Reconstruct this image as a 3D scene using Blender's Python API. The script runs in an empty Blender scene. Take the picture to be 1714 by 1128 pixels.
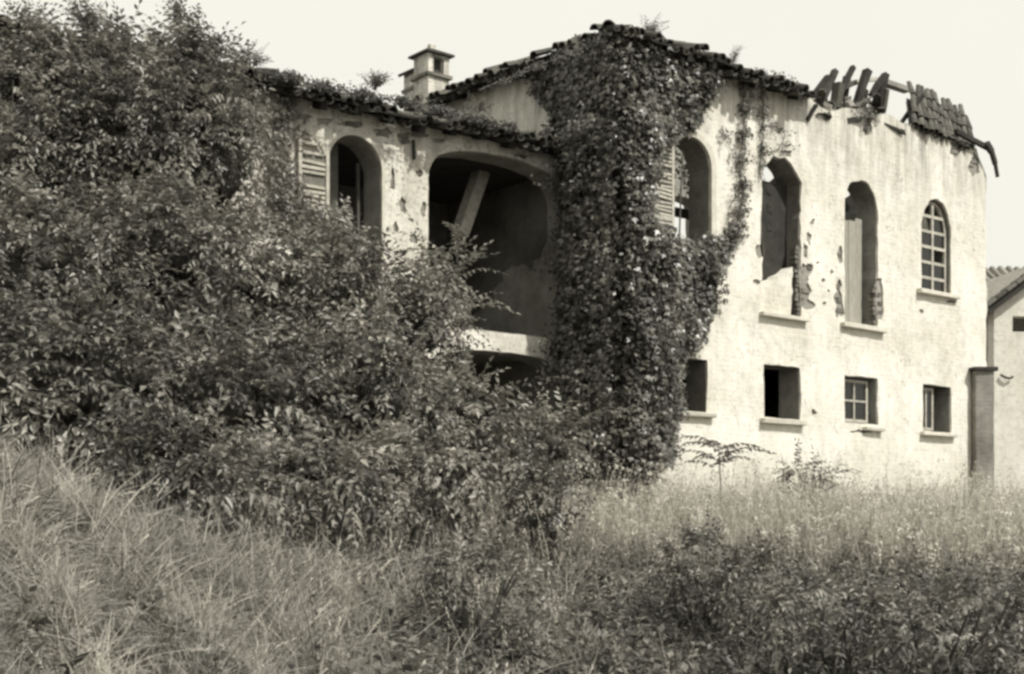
import bpy, math, random
import numpy as np
from mathutils import Vector, Matrix
from mathutils.geometry import delaunay_2d_cdt

random.seed(7)
rng = np.random.default_rng(7)
SC = bpy.context.scene
COL = SC.collection

# ------------------------------------------------------------------ camera, sky, sun, exposure
EYE = 1.6
F_PX, CX, HZ = 2300.0, 857.0, 880.0            # focal length in photo pixels, centre column, horizon row
cam_d = bpy.data.cameras.new('camera')
cam = bpy.data.objects.new('camera', cam_d); COL.objects.link(cam)
cam.location = (0, 0, EYE); cam.rotation_euler = (math.radians(90), 0, 0)
cam_d.sensor_width = 36; cam_d.lens = 36 * F_PX / 1714
cam_d.shift_y = (HZ - 564) / 1714
cam_d.clip_start = 0.05; cam_d.clip_end = 3000
SC.camera = cam

SUN_AZ, SUN_EL = math.radians(131), math.radians(52)
world = bpy.data.worlds.new('World'); SC.world = world; world.use_nodes = True
wn, wl = world.node_tree.nodes, world.node_tree.links
bg = wn['Background']
sky = wn.new('ShaderNodeTexSky'); sky.sky_type = 'NISHITA'; sky.sun_disc = False
sky.sun_elevation = SUN_EL; sky.sun_rotation = SUN_AZ; sky.dust_density = 5; sky.air_density = 1.5
hs = wn.new('ShaderNodeHueSaturation'); hs.inputs['Saturation'].default_value = 0.0
wl.new(sky.outputs[0], hs.inputs['Color'])
mx = wn.new('ShaderNodeMix'); mx.data_type = 'RGBA'; mx.inputs[0].default_value = 0.86   # a milky overcast veil over the clear sky
wl.new(hs.outputs[0], mx.inputs[6]); 
wtc = wn.new('ShaderNodeTexCoord'); wno = wn.new('ShaderNodeTexNoise'); wno.inputs['Scale'].default_value = 3.0; wno.inputs['Detail'].default_value = 8
wl.new(wtc.outputs['Generated'], wno.inputs['Vector'])
wra = wn.new('ShaderNodeValToRGB'); wl.new(wno.outputs['Fac'], wra.inputs[0])
wra.color_ramp.elements[0].position = .3; wra.color_ramp.elements[0].color = (.955, .955, .955, 1); wra.color_ramp.elements[1].position = .7; wra.color_ramp.elements[1].color = (1, 1, 1, 1)
wm_ = wn.new('ShaderNodeVectorMath'); wm_.operation = 'SCALE'; wm_.inputs['Scale'].default_value = 10.45; wl.new(wra.outputs[0], wm_.inputs[0]); wl.new(wm_.outputs[0], mx.inputs[7])
tn = wn.new('ShaderNodeMix'); tn.data_type = 'RGBA'; tn.blend_type = 'MULTIPLY'; tn.inputs[0].default_value = 1
wl.new(mx.outputs[2], tn.inputs[6]); tn.inputs[7].default_value = (1.0, 0.982, 0.885, 1)
wl.new(tn.outputs[2], bg.inputs['Color']); bg.inputs['Strength'].default_value = 0.1

sun_d = bpy.data.lights.new('sun', 'SUN'); sun_d.energy = 4.3; sun_d.angle = math.radians(1.5); sun_d.color = (1, 0.97, 0.9)
sun = bpy.data.objects.new('sun', sun_d); COL.objects.link(sun)
sv = Vector((math.sin(SUN_AZ) * math.cos(SUN_EL), math.cos(SUN_AZ) * math.cos(SUN_EL), math.sin(SUN_EL)))
sun.rotation_euler = sv.to_track_quat('Z', 'Y').to_euler(); sun.location = (10, -10, 20)

SC.view_settings.view_transform = 'Standard'; SC.view_settings.look = 'None'
SC.view_settings.gamma = 1; SC.view_settings.exposure = 0.0; SC.view_settings.use_curve_mapping = False
SC.render.engine = 'CYCLES'
SC.cycles.max_bounces = 6; SC.cycles.transparent_max_bounces = 4
SC.cycles.filter_width = 2.9

# ------------------------------------------------------------------ places measured on the photograph
UX, UY = 2843.0, 2300.0
_l = math.hypot(UX, UY); UX /= _l; UY /= _l
ANG = math.atan2(UY, UX)
A = np.array([1.417, 20.0])                     # near corner of the tall block
B = A + 0.91 * np.array([-UY, UX])              # where the low wing meets the block's side wall
UV = np.array([UX, UY]); IV = np.array([-UY, UX])   # along the facade, into the building

def world_at(px, py, D):
    return np.array([(px - CX) / F_PX * D, D, EYE + (HZ - py) / F_PX * D])

def on_front(O, px, py, t=0.0):
    """facade coordinate x and height z of what is seen at px,py in the plane t metres behind the facade through O"""
    q = O + IV * t; k = (px - CX) / F_PX
    s = (k * q[1] - q[0]) / (UX - k * UY)
    D = q[1] + s * UY
    return s, EYE + (HZ - py) / F_PX * D

def on_side(O, px, py, s0=0.0):
    q = O + UV * s0; k = (px - CX) / F_PX
    t = (k * q[1] - q[0]) / (-UY - k * UX)
    D = q[1] + t * UX
    return t, EYE + (HZ - py) / F_PX * D

def to_px(P):
    P = np.asarray(P)
    return CX + P[..., 0] / P[..., 1] * F_PX, HZ - (P[..., 2] - EYE) / P[..., 1] * F_PX

def f2w(O, x, y, z):
    x, y, z = np.broadcast_arrays(np.asarray(x, float), np.asarray(y, float), np.asarray(z, float))
    return np.stack([O[0] + UX * x - UY * y, O[1] + UY * x + UX * y, z], -1)

def wob(P, sc=1.0, seed=0.0):
    """cheap smooth 3-D noise, about -1..1"""
    P = np.asarray(P, float) * sc + seed
    x, y, z = P[..., 0], P[..., 1], P[..., 2]
    v = np.sin(1.7 * x + 2.3 * y + .6) * np.cos(1.9 * z - 1.1 * x + 1.3) + .6 * np.sin(3.1 * y - 2.7 * z + 2.1 * x + .4) * np.cos(2.9 * x + 1.2)
    v += .45 * np.sin(5.3 * x + 4.1 * z + 2.2) * np.cos(4.7 * y - 3.3 * z + .8) + .25 * np.sin(9.1 * x - 7.3 * y + 1.1) * np.sin(8.3 * z + 6.1 * y)
    return v / 1.6

def inpoly(x, y, poly):
    x = np.asarray(x, float); y = np.asarray(y, float); r = np.zeros(x.shape, bool)
    n = len(poly)
    for i in range(n):
        x0, y0 = poly[i]; x1, y1 = poly[(i + 1) % n]
        if y0 == y1: continue
        c = ((y0 > y) != (y1 > y)) & (x < (x1 - x0) * (y - y0) / (y1 - y0) + x0)
        r ^= c
    return r

# ------------------------------------------------------------------ materials
def nm(name):
    m = bpy.data.materials.new(name); m.use_nodes = True
    return m, m.node_tree.nodes, m.node_tree.links, m.node_tree.nodes['Principled BSDF']

TINT = (1.0, 0.955, 0.83)
def g(v, k=1.0):
    return (v * (1 + (TINT[0] - 1) * k), v * (1 + (TINT[1] - 1) * k), v * (1 + (TINT[2] - 1) * k), 1)

def noise(n, l, scale, detail=5, rough=.6, vec=None):
    t = n.new('ShaderNodeTexNoise'); t.inputs['Scale'].default_value = scale
    t.inputs['Detail'].default_value = detail; t.inputs['Roughness'].default_value = rough
    if vec: l.new(vec, t.inputs['Vector'])
    return t.outputs['Fac']

def ramp(n, l, fac, stops):
    r = n.new('ShaderNodeValToRGB'); l.new(fac, r.inputs[0])
    e = r.color_ramp.elements
    while len(e) < len(stops): e.new(0.5)
    for q, (p, c) in zip(e, stops):
        q.position = p; q.color = c if not isinstance(c, (int, float)) else (c, c, c, 1)
    return r.outputs[0]

def mixc(n, l, fac, a, b, mode='MIX'):
    m = n.new('ShaderNodeMix'); m.data_type = 'RGBA'; m.blend_type = mode
    if isinstance(fac, (int, float)): m.inputs[0].default_value = fac
    else: l.new(fac, m.inputs[0])
    for v, i in ((a, 6), (b, 7)):
        if isinstance(v, tuple): m.inputs[i].default_value = v
        else: l.new(v, m.inputs[i])
    return m.outputs[2]

def plaster(name, hi=.74, lo=.50, speck=.5, brick=.35, stain_z=None, speck_at=.42):
    m, n, l, b = nm(name)
    tc = n.new('ShaderNodeTexCoord').outputs['Object']
    big = ramp(n, l, noise(n, l, .9, 4, .6, tc), [(.35, g(lo)), (.62, g(hi, .7))])
    mid = ramp(n, l, noise(n, l, 6.5, 9, .8, tc), [(.34, .62), (.50, .94), (.6, 1.0)])
    c = mixc(n, l, .8, big, mid, 'MULTIPLY')
    mpv = n.new('ShaderNodeMapping'); l.new(tc, mpv.inputs[0]); mpv.inputs['Scale'].default_value = (7, 7, .35)
    c = mixc(n, l, .32, c, ramp(n, l, noise(n, l, 1.0, 7, .75, mpv.outputs[0]), [(.36, .74), (.52, 1.0)]), 'MULTIPLY')
    vo = n.new('ShaderNodeTexVoronoi'); vo.feature = 'DISTANCE_TO_EDGE'; vo.inputs['Scale'].default_value = .75; vo.inputs['Randomness'].default_value = 1
    wv = n.new('ShaderNodeMix'); wv.data_type = 'VECTOR'; wv.inputs[0].default_value = .16; l.new(tc, wv.inputs[4])
    nv = n.new('ShaderNodeTexNoise'); nv.inputs['Scale'].default_value = 2.4; nv.inputs['Detail'].default_value = 8; l.new(tc, nv.inputs['Vector']); sc_ = n.new('ShaderNodeVectorMath'); sc_.operation = 'SCALE'; sc_.inputs['Scale'].default_value = 8; l.new(nv.outputs['Color'], sc_.inputs[0]); l.new(sc_.outputs[0], wv.inputs[5]); l.new(wv.outputs[1], vo.inputs['Vector'])
    ckm = n.new('ShaderNodeMath'); ckm.operation = 'MULTIPLY'; l.new(ramp(n, l, vo.outputs['Distance'], [(.0, 1.0), (.007, 0.0)]), ckm.inputs[0]); l.new(ramp(n, l, noise(n, l, .8, 3, .6, tc), [(.52, 0.0), (.60, .75)]), ckm.inputs[1])
    c = mixc(n, l, ckm.outputs[0], c, g(.16))
    # bricks ghosting through thin limewash
    sep = n.new('ShaderNodeSeparateXYZ'); l.new(tc, sep.inputs[0])
    cmb = n.new('ShaderNodeCombineXYZ')
    sxy = n.new('ShaderNodeMath'); sxy.operation = 'ADD'; l.new(sep.outputs[0], sxy.inputs[0]); l.new(sep.outputs[1], sxy.inputs[1])
    wn_ = n.new('ShaderNodeMath'); wn_.operation = 'MULTIPLY_ADD'; l.new(noise(n, l, 3.0, 3, .6, tc), wn_.inputs[0]); wn_.inputs[1].default_value = .09; l.new(sep.outputs[2], wn_.inputs[2])
    l.new(sxy.outputs[0], cmb.inputs[0]); l.new(wn_.outputs[0], cmb.inputs[1])
    bt = n.new('ShaderNodeTexBrick'); l.new(cmb.outputs[0], bt.inputs['Vector'])
    bt.inputs['Scale'].default_value = 1; bt.inputs['Brick Width'].default_value = .26; bt.inputs['Row Height'].default_value = .075
    bt.inputs['Mortar Size'].default_value = .012; bt.inputs['Mortar Smooth'].default_value = 1.0
    bt.inputs['Color1'].default_value = (1, 1, 1, 1); bt.inputs['Color2'].default_value = (.80, .78, .75, 1); bt.inputs['Mortar'].default_value = (.66, .64, .6, 1)
    msk = ramp(n, l, noise(n, l, 1.6, 5, .7, tc), [(.42, 0.0), (.66, 1.0)])
    mk = n.new('ShaderNodeMath'); mk.operation = 'MULTIPLY'; l.new(msk, mk.inputs[0]); mk.inputs[1].default_value = brick
    c = mixc(n, l, mk.outputs[0], c, mixc(n, l, 1.0, c, bt.outputs['Color'], 'MULTIPLY'))
    # pits and lost flakes
    sp = ramp(n, l, noise(n, l, 17, 6, .75, tc), [(speck_at - .09, 1.0), (speck_at, 0.0)])
    sm = ramp(n, l, noise(n, l, 1.3, 4, .6, tc), [(.40, 0.12), (.56, 1.0)])
    k = n.new('ShaderNodeMath'); k.operation = 'MULTIPLY'; l.new(sp, k.inputs[0]); l.new(sm, k.inputs[1])
    k2 = n.new('ShaderNodeMath'); k2.operation = 'MULTIPLY'; l.new(k.outputs[0], k2.inputs[0]); k2.inputs[1].default_value = speck
    c = mixc(n, l, k2.outputs[0], c, g(.13))
    if stain_z:                                          # rain-washed dirt running down from the wall head
        z0, z1 = stain_z
        mr = n.new('ShaderNodeMapRange'); l.new(sep.outputs[2], mr.inputs[0])
        mr.inputs[1].default_value = z0; mr.inputs[2].default_value = z1
        mp = n.new('ShaderNodeMapping'); l.new(tc, mp.inputs[0]); mp.inputs['Scale'].default_value = (5, 5, .55)
        st = ramp(n, l, noise(n, l, 1.0, 6, .7, mp.outputs[0]), [(.42, 0.0), (.68, 1.0)])
        q = n.new('ShaderNodeMath'); q.operation = 'MULTIPLY'; l.new(st, q.inputs[0]); l.new(mr.outputs[0], q.inputs[1])
        c = mixc(n, l, q.outputs[0], c, g(.2))
    if stain_z:
        mb_ = n.new('ShaderNodeMapRange'); l.new(sep.outputs[2], mb_.inputs[0]); mb_.inputs[1].default_value = 3.0; mb_.inputs[2].default_value = 1.7
        q2 = n.new('ShaderNodeMath'); q2.operation = 'MULTIPLY'; l.new(ramp(n, l, noise(n, l, 1.8, 6, .7, tc), [(.36, 0.0), (.62, .8)]), q2.inputs[0]); l.new(mb_.outputs[0], q2.inputs[1])
        c = mixc(n, l, q2.outputs[0], c, g(.3))
    l.new(c, b.inputs['Base Color']); b.inputs['Roughness'].default_value = .95; b.inputs['Specular IOR Level'].default_value = .15
    bp = n.new('ShaderNodeBump'); bp.inputs['Strength'].default_value = .7; bp.inputs['Distance'].default_value = .02
    h = n.new('ShaderNodeMath'); h.operation = 'ADD'; l.new(noise(n, l, 9, 8, .7, tc), h.inputs[0])
    h2 = n.new('ShaderNodeMath'); h2.operation = 'MULTIPLY'; l.new(bt.outputs['Fac'], h2.inputs[0]); h2.inputs[1].default_value = -.10
    l.new(h2.outputs[0], h.inputs[1]); l.new(h.outputs[0], bp.inputs['Height']); l.new(bp.outputs[0], b.inputs['Normal'])
    return m

def rough_mat(name, lo, hi, scale=6, stretch=None, rough=.9, bump=.5, rnd=.0, k=1.0):
    m, n, l, b = nm(name)
    tc = n.new('ShaderNodeTexCoord').outputs['Object']
    v = tc
    if stretch:
        mp = n.new('ShaderNodeMapping'); l.new(tc, mp.inputs[0]); mp.inputs['Scale'].default_value = stretch; v = mp.outputs[0]
    f = noise(n, l, scale, 8, .7, v)
    c = ramp(n, l, f, [(.3, g(lo, k)), (.7, g(hi, k))])
    if rnd:
        oi = n.new('ShaderNodeObjectInfo').outputs['Random']
        c = mixc(n, l, 1.0, c, ramp(n, l, oi, [(0, 1 - rnd), (1, 1.0)]), 'MULTIPLY')
    l.new(c, b.inputs['Base Color']); b.inputs['Roughness'].default_value = rough; b.inputs['Specular IOR Level'].default_value = .25
    bp = n.new('ShaderNodeBump'); bp.inputs['Strength'].default_value = bump; bp.inputs['Distance'].default_value = .015
    l.new(f, bp.inputs['Height']); l.new(bp.outputs[0], b.inputs['Normal'])
    return m

def leaf_mat(name, lo, hi, rough=.45, transl=.22, spec=.5, k=1.0):
    m, n, l, b = nm(name)
    at = n.new('ShaderNodeAttribute'); at.attribute_name = 'shade'
    c = ramp(n, l, at.outputs['Fac'], [(0, g(lo, k)), (1, g(hi, k))])
    l.new(c, b.inputs['Base Color']); b.inputs['Roughness'].default_value = rough; b.inputs['Specular IOR Level'].default_value = spec
    tr = n.new('ShaderNodeBsdfTranslucent'); l.new(c, tr.inputs['Color'])
    ms = n.new('ShaderNodeMixShader'); ms.inputs[0].default_value = transl
    l.new(b.outputs[0], ms.inputs[1]); l.new(tr.outputs[0], ms.inputs[2]); l.new(ms.outputs[0], n['Material Output'].inputs[0])
    return m

M = {}
M['plaster_block'] = plaster('limewashed wall', .86, .70, .9, .32, (6.9, 8.9), .42)
M['plaster_wing'] = plaster('weathered limewashed wall', .84, .62, .95, .38, (6.3, 7.4), .47)
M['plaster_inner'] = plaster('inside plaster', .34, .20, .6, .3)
M['plaster_dark'] = plaster('inside plaster darkened for shade', .21, .11, .5, .3)  # dark tone puts the shade of the rooms into the colour
M['plaster_shade'] = plaster('grey plaster toned for shade', .42, .22, .7, .2)  # grey tone carries the shade of the loggia and the wing reveals
M['bare'] = plaster('bare mortar and rubble', .40, .22, .9, .9)
M['reveal'] = plaster('brick reveals darkened for shade', .30, .15, .7, .7)  # darker than the wall: shade on the jambs is put into the colour
M['plaster_far'] = plaster('neighbour plaster', .78, .66, .4, .2)
M['pier'] = plaster('stained pier and shaded side render', .34, .17, .8, .4)
M['stone'] = rough_mat('pale sill stone', .45, .68, 8, bump=.5)
M['brick'] = rough_mat('old brick', .10, .30, 5, rnd=.5)
M['brick_pale'] = rough_mat('limewashed brick', .3, .6, 6, rnd=.45)
M['tile'] = rough_mat('weathered clay tile', .05, .17, 7, rnd=.55)
M['tile_grey'] = rough_mat('bleached grey tiles', .16, .40, 9, rnd=.4)
M['wood'] = rough_mat('grey weathered timber', .07, .17, 3, (1, 1, 1), rnd=.45)
M['wood_dark'] = rough_mat('dark old timber', .025, .07, 4, rnd=.4)
M['wood_pale'] = rough_mat('flaking pale paint on wood', .34, .68, 9, rnd=.2)
M['board'] = rough_mat('grey boards', .12, .26, 7, (6, 6, .8), rnd=.35)
M['board_pale'] = rough_mat('bleached boards', .24, .46, 7, (6, 6, .8), rnd=.3)
M['iron'] = rough_mat('rusty iron', .03, .07, 20)
M['soil'] = rough_mat('soil and litter', .045, .12, 5, bump=1)
M['twig'] = rough_mat('twigs', .06, .15, 8)
M['inner'] = rough_mat('dark shade fill', .045, .10, 9, bump=1)  # dark tone stands in for shade inside the shrubs
m, n, l, b = nm('window glass'); b.inputs['Base Color'].default_value = g(.03); b.inputs['Roughness'].default_value = .12; b.inputs['Transmission Weight'].default_value = .6
M['glass'] = m
M['leaf_creeper'] = leaf_mat('creeper leaves', .07, .40, .38, .32)
M['leaf_shrub'] = leaf_mat('shrub leaves', .07, .46, .36, .32)
M['leaf_dark'] = leaf_mat('dark shrub leaves', .06, .34, .38, .3)
M['leaf_moss'] = leaf_mat('dark moss and ivy', .03, .13, .6, .15)
M['leaf_ivy'] = leaf_mat('ivy leaves', .035, .29, .36, .2)
M['leaf_weed'] = leaf_mat('weed leaves', .05, .34, .45, .3)
M['leaf_pale'] = leaf_mat('pale weed leaves', .30, .72, .6, .3)
M['grass_dry'] = leaf_mat('dry grass', .06, .50, .6, .3, .6)
M['grass_pale'] = leaf_mat('bleached seeding grass', .16, .68, .6, .3, .3)
M['grass_mid'] = leaf_mat('green grass', .08, .30, .55, .3, .3)

# ------------------------------------------------------------------ object helpers
def link(name, me, mat, parent=None, kind=None):
    o = bpy.data.objects.new(name, me); COL.objects.link(o)
    if mat is not None and not me.materials: me.materials.append(mat)
    if parent is not None: o.parent = parent
    if kind: o['kind'] = kind
    return o

def thing(name, label, cat, loc=(0, 0, 0), rz=0.0, group=None):
    o = bpy.data.objects.new(name, None); COL.objects.link(o)
    o.location = loc; o.rotation_euler = (0, 0, rz); o['label'] = label; o['category'] = cat
    o.empty_display_size = .2
    group = group or {'thicket_shrub': 'shrubs of the thicket before the low wing', 'bramble': 'brambles at the foot of the thicket', 'low_bush': 'low bushes in the meadow',
                      'creeper_strand': 'loose creeper strands on walls and eaves', 'roof_plant': 'plants seeded on the roofs', 'sapling': 'feathery saplings', 'climbing_creeper': 'creepers over the end of the wing'}.get(name)
    if group: o['group'] = group
    return o

def mesh_tris(name, V, Fc, shade=None, smooth=False):
    me = bpy.data.meshes.new(name)
    V = np.ascontiguousarray(V, np.float32); Fc = np.ascontiguousarray(Fc, np.int32)
    me.vertices.add(len(V)); me.vertices.foreach_set('co', V.ravel())
    me.loops.add(Fc.size); me.loops.foreach_set('vertex_index', Fc.ravel())
    me.polygons.add(len(Fc)); me.polygons.foreach_set('loop_start', np.arange(0, Fc.size, 3, dtype=np.int32))
    if smooth: me.polygons.foreach_set('use_smooth', np.ones(len(Fc), bool))
    me.update(calc_edges=True)
    if shade is not None:
        a = me.attributes.new('shade', 'FLOAT', 'POINT'); a.data.foreach_set('value', np.ascontiguousarray(shade, np.float32))
    return me

class MB:
    def __init__(s): s.v = []; s.f = []
    def add(s, vs, fs):
        k = len(s.v); s.v += [tuple(map(float, q)) for q in vs]; s.f += [tuple(i + k for i in f) for f in fs]
    def box(s, x0, x1, y0, y1, z0, z1, j=0.0):
        vs = [(x, y, z) for x in (x0, x1) for y in (y0, y1) for z in (z0, z1)]
        if j: vs = [(a + random.uniform(-j, j), b_ + random.uniform(-j, j), c + random.uniform(-j, j)) for a, b_, c in vs]
        s.add(vs, [(0, 1, 3, 2), (4, 6, 7, 5), (0, 4, 5, 1), (2, 3, 7, 6), (0, 2, 6, 4), (1, 5, 7, 3)])
    def beam(s, p0, p1, w, h, up=(0, 0, 1), bend=0.0, seg=1):
        p0, p1 = Vector(p0), Vector(p1); d = (p1 - p0).normalized(); u = Vector(up)
        if abs(d.dot(u)) > .97: u = Vector((1, 0, 0))
        r = d.cross(u).normalized(); u = r.cross(d).normalized()
        vs = []
        for i in range(seg + 1):
            t = i / seg; c = p0.lerp(p1, t) + u * bend * 4 * t * (1 - t); q = 1 + random.uniform(-.1, .1)
            for a, b_ in ((-1, -1), (1, -1), (1, 1), (-1, 1)): vs.append(c + r * a * w / 2 * q + u * b_ * h / 2 * q)
        fs = [(0, 1, 2, 3), tuple(4 * seg + k for k in (3, 2, 1, 0))]
        for i in range(seg):
            for k in range(4): fs.append((4 * i + k, 4 * i + 4 + k, 4 * i + 4 + (k + 1) % 4, 4 * i + (k + 1) % 4))
        s.add(vs, fs)
    def tube(s, pts, r0, r1, n=5):
        pts = [Vector(p) for p in pts]; vs = []
        for i, p in enumerate(pts):
            d = (pts[min(i + 1, len(pts) - 1)] - pts[max(i - 1, 0)]).normalized()
            u = Vector((0, 0, 1)) if abs(d.z) < .9 else Vector((1, 0, 0)); a = d.cross(u).normalized(); b_ = d.cross(a)
            r = r0 + (r1 - r0) * i / max(1, len(pts) - 1)
            for k in range(n): vs.append(p + (a * math.cos(2 * math.pi * k / n) + b_ * math.sin(2 * math.pi * k / n)) * r)
        fs = [(n * i + k, n * i + (k + 1) % n, n * i + n + (k + 1) % n, n * i + n + k) for i in range(len(pts) - 1) for k in range(n)]
        fs += [tuple(range(n))[::-1], tuple(n * (len(pts) - 1) + k for k in range(n))]
        s.add(vs, fs)
    def build(s, name, mat, parent=None, kind=None, bevel=0):
        me = bpy.data.meshes.new(name); me.from_pydata(s.v, [], s.f); me.update()
        o = link(name, me, mat, parent, kind)
        if bevel:
            md = o.modifiers.new('bevel', 'BEVEL'); md.width = bevel; md.segments = 2; md.limit_method = 'ANGLE'
        return o

def copy_part(src, parent, loc, rot=(0, 0, 0), sc=(1, 1, 1)):
    o = src.copy(); COL.objects.link(o); o.parent = parent; o.location = loc; o.rotation_euler = rot; o.scale = sc
    return o

def ragged(poly, step=.12, j=.012):
    out = []
    for i in range(len(poly)):
        a, b_ = np.array(poly[i], float), np.array(poly[(i + 1) % len(poly)], float)
        k = max(1, int(np.linalg.norm(b_ - a) / step))
        for q in range(k):
            p = a + (b_ - a) * q / k
            out.append((p[0] + random.uniform(-j, j), p[1] + random.uniform(-j, j)))
    return out

def arch(x0, x1, zb, zt, rise=None, n=14, j=.008):
    r = (x1 - x0) / 2 if rise is None else rise
    cx = (x0 + x1) / 2; zs = zt - r
    pts = [(x0, zb), (x1, zb), (x1, zs)]
    pts += [(cx + (x1 - x0) / 2 * math.cos(math.pi * i / n), zs + r * math.sin(math.pi * i / n)) for i in range(1, n)]
    pts += [(x0, zs)]
    return ragged(pts, .14, j)

def wall_mesh(name, outline, holes, thick, grid=.16, rough=.014, axis='x', seed=0.0, reveal=None):
    """wall in a local frame: (a, z) plane at depth 0 with the thickness behind it. axis 'x': a runs along x, depth +y. axis 'y': a along y, depth +x"""
    pts = []; edges = []
    for poly in [outline] + holes:
        k = len(pts); pts += poly; edges += [(k + i, k + (i + 1) % len(poly)) for i in range(len(poly))]
    xs = [p[0] for p in outline]; zs = [p[1] for p in outline]
    gx, gz = np.meshgrid(np.arange(min(xs) + grid / 2, max(xs), grid), np.arange(min(zs) + grid / 2, max(zs), grid))
    gx = gx.ravel() + rng.uniform(-.05, .05, gx.size); gz = gz.ravel() + rng.uniform(-.05, .05, gz.size)
    ok = inpoly(gx, gz, outline)
    for h in holes: ok &= ~inpoly(gx, gz, h)
    pts = [Vector(p) for p in pts] + [Vector(p) for p in zip(gx[ok], gz[ok])]
    v, e, f, *_ = delaunay_2d_cdt(pts, edges, [], 0, 1e-5)
    v = np.array([(q[0], q[1]) for q in v]); f = np.array([t for t in f if len(t) == 3])
    c = v[f].mean(1); ok = inpoly(c[:, 0], c[:, 1], outline)
    for h in holes: ok &= ~inpoly(c[:, 0], c[:, 1], h)
    f = f[ok]
    a, b_, cc = v[f[:, 0]], v[f[:, 1]], v[f[:, 2]]
    ar = (b_[:, 0] - a[:, 0]) * (cc[:, 1] - a[:, 1]) - (b_[:, 1] - a[:, 1]) * (cc[:, 0] - a[:, 0])
    f[ar < 0] = f[ar < 0][:, ::-1]; f = f[np.abs(ar) > 1e-9]
    n = len(v)
    d = wob(np.stack([v[:, 0], v[:, 1], v[:, 0] * 0 + seed], 1), 2.2, seed) * rough + rng.uniform(-1, 1, n) * rough * .25
    front = np.stack([v[:, 0], d, v[:, 1]], 1); back = np.stack([v[:, 0], np.full(n, thick), v[:, 1]], 1)
    cnt = {}
    for t in f.tolist():
        for i in range(3):
            ed = (t[i], t[(i + 1) % 3]); cnt[ed] = cnt.get(ed, 0) + 1
    bd = [ed for ed in cnt if (ed[1], ed[0]) not in cnt]
    V = [front, back]; Fs = [f, f[:, ::-1] + n]
    sv_, sf = [], []
    for i, (p, q) in enumerate(bd):
        k = 2 * n + 4 * i
        sv_ += [front[p], front[q], back[q], back[p]]; sf += [(k, k + 2, k + 1), (k, k + 3, k + 2)]
    V.append(np.array(sv_)); Fs.append(np.array(sf))
    V = np.concatenate(V); Fs = np.concatenate(Fs)
    if axis == 'y':
        V = V[:, [1, 0, 2]]; Fs = Fs[:, ::-1]
    me = mesh_tris(name, V, Fs)
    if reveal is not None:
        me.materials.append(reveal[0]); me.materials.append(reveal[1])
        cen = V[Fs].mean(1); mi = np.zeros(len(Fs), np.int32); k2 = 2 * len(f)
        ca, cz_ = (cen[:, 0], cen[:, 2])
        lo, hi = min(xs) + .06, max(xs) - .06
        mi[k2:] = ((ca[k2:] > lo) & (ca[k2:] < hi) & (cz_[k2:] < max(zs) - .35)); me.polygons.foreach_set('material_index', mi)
    sm = np.zeros(len(Fs), bool); sm[:2 * len(f)] = True
    me.polygons.foreach_set('use_smooth', sm)
    return me

# ------------------------------------------------------------------ terrain
_ctl = []
def ctl(px, py, D, h): P = world_at(px, py, D); _ctl.append((P[0], P[1], P[2] - h))
for q in [(0, 1128, 4.2, .12), (0, 960, 5.6, .12), (0, 815, 7.5, .12), (-250, 930, 5.2, .12), (-250, 730, 8, .12), (200, 1128, 4.8, .12), (200, 970, 6.5, .12),
          (200, 880, 8.5, .15), (450, 1128, 5.8, .15), (450, 980, 8.5, .15), (650, 1128, 6.8, .2), (700, 960, 10.5, .3), (900, 1128, 7.4, .4), (900, 950, 11, .4), (900, 850, 15, .5),
          (1200, 1128, 7, .45), (1200, 950, 11, .5), (1200, 850, 15, .5), (1500, 1128, 7, .45), (1500, 950, 11, .5), (1500, 830, 16, .6), (1750, 1128, 7, .45), (1750, 950, 11, .5), (1750, 830, 16, .6),
          (2000, 950, 9, .5)]: ctl(*q)
_ctl += [(x, y, 1.5) for x, y in [(-9, 16), (-5, 18), (-1, 21), (1.5, 19), (5, 22), (9, 25), (13, 28), (-5, 26), (4, 30), (14, 20), (-12, 12)]]
_ctl += [(x, y, 1.4) for x, y in [(-30, 40), (0, 50), (30, 40), (35, 10)]] + [(0, 0, .3), (3, 2, .1), (-3, 1, .9), (8, 3, .1), (-10, 4, 2.0), (0, -10, .1), (-20, -8, 1), (20, -10, .3)]
_ctl = np.array(_ctl)
def _tps(r2): return .5 * r2 * np.log(r2 + 1e-9)
_n = len(_ctl); _K = _tps(((_ctl[:, None, :2] - _ctl[None, :, :2]) ** 2).sum(-1)) + np.eye(_n) * .4
_Pm = np.c_[np.ones(_n), _ctl[:, :2]]
_W = np.linalg.solve(np.block([[_K, _Pm], [_Pm.T, np.zeros((3, 3))]]), np.r_[_ctl[:, 2], np.zeros(3)])
def ground_z(x, y):
    x = np.asarray(x, float); y = np.asarray(y, float)
    r2 = (x[..., None] - _ctl[:, 0]) ** 2 + (y[..., None] - _ctl[:, 1]) ** 2
    z = _tps(r2) @ _W[:_n] + _W[_n] + _W[_n + 1] * x + _W[_n + 2] * y
    z = np.clip(z, -.3, 2.3)
    r = np.hypot(x, y - 10); w = np.clip((r - 22) / 15, 0, 1); w = w * w * (3 - 2 * w)
    far = 1.35
    z = z * (1 - w) + far * w
    return z + .035 * wob(np.stack([x, y, x * 0], -1), 1.6) * (1 - w)

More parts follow.
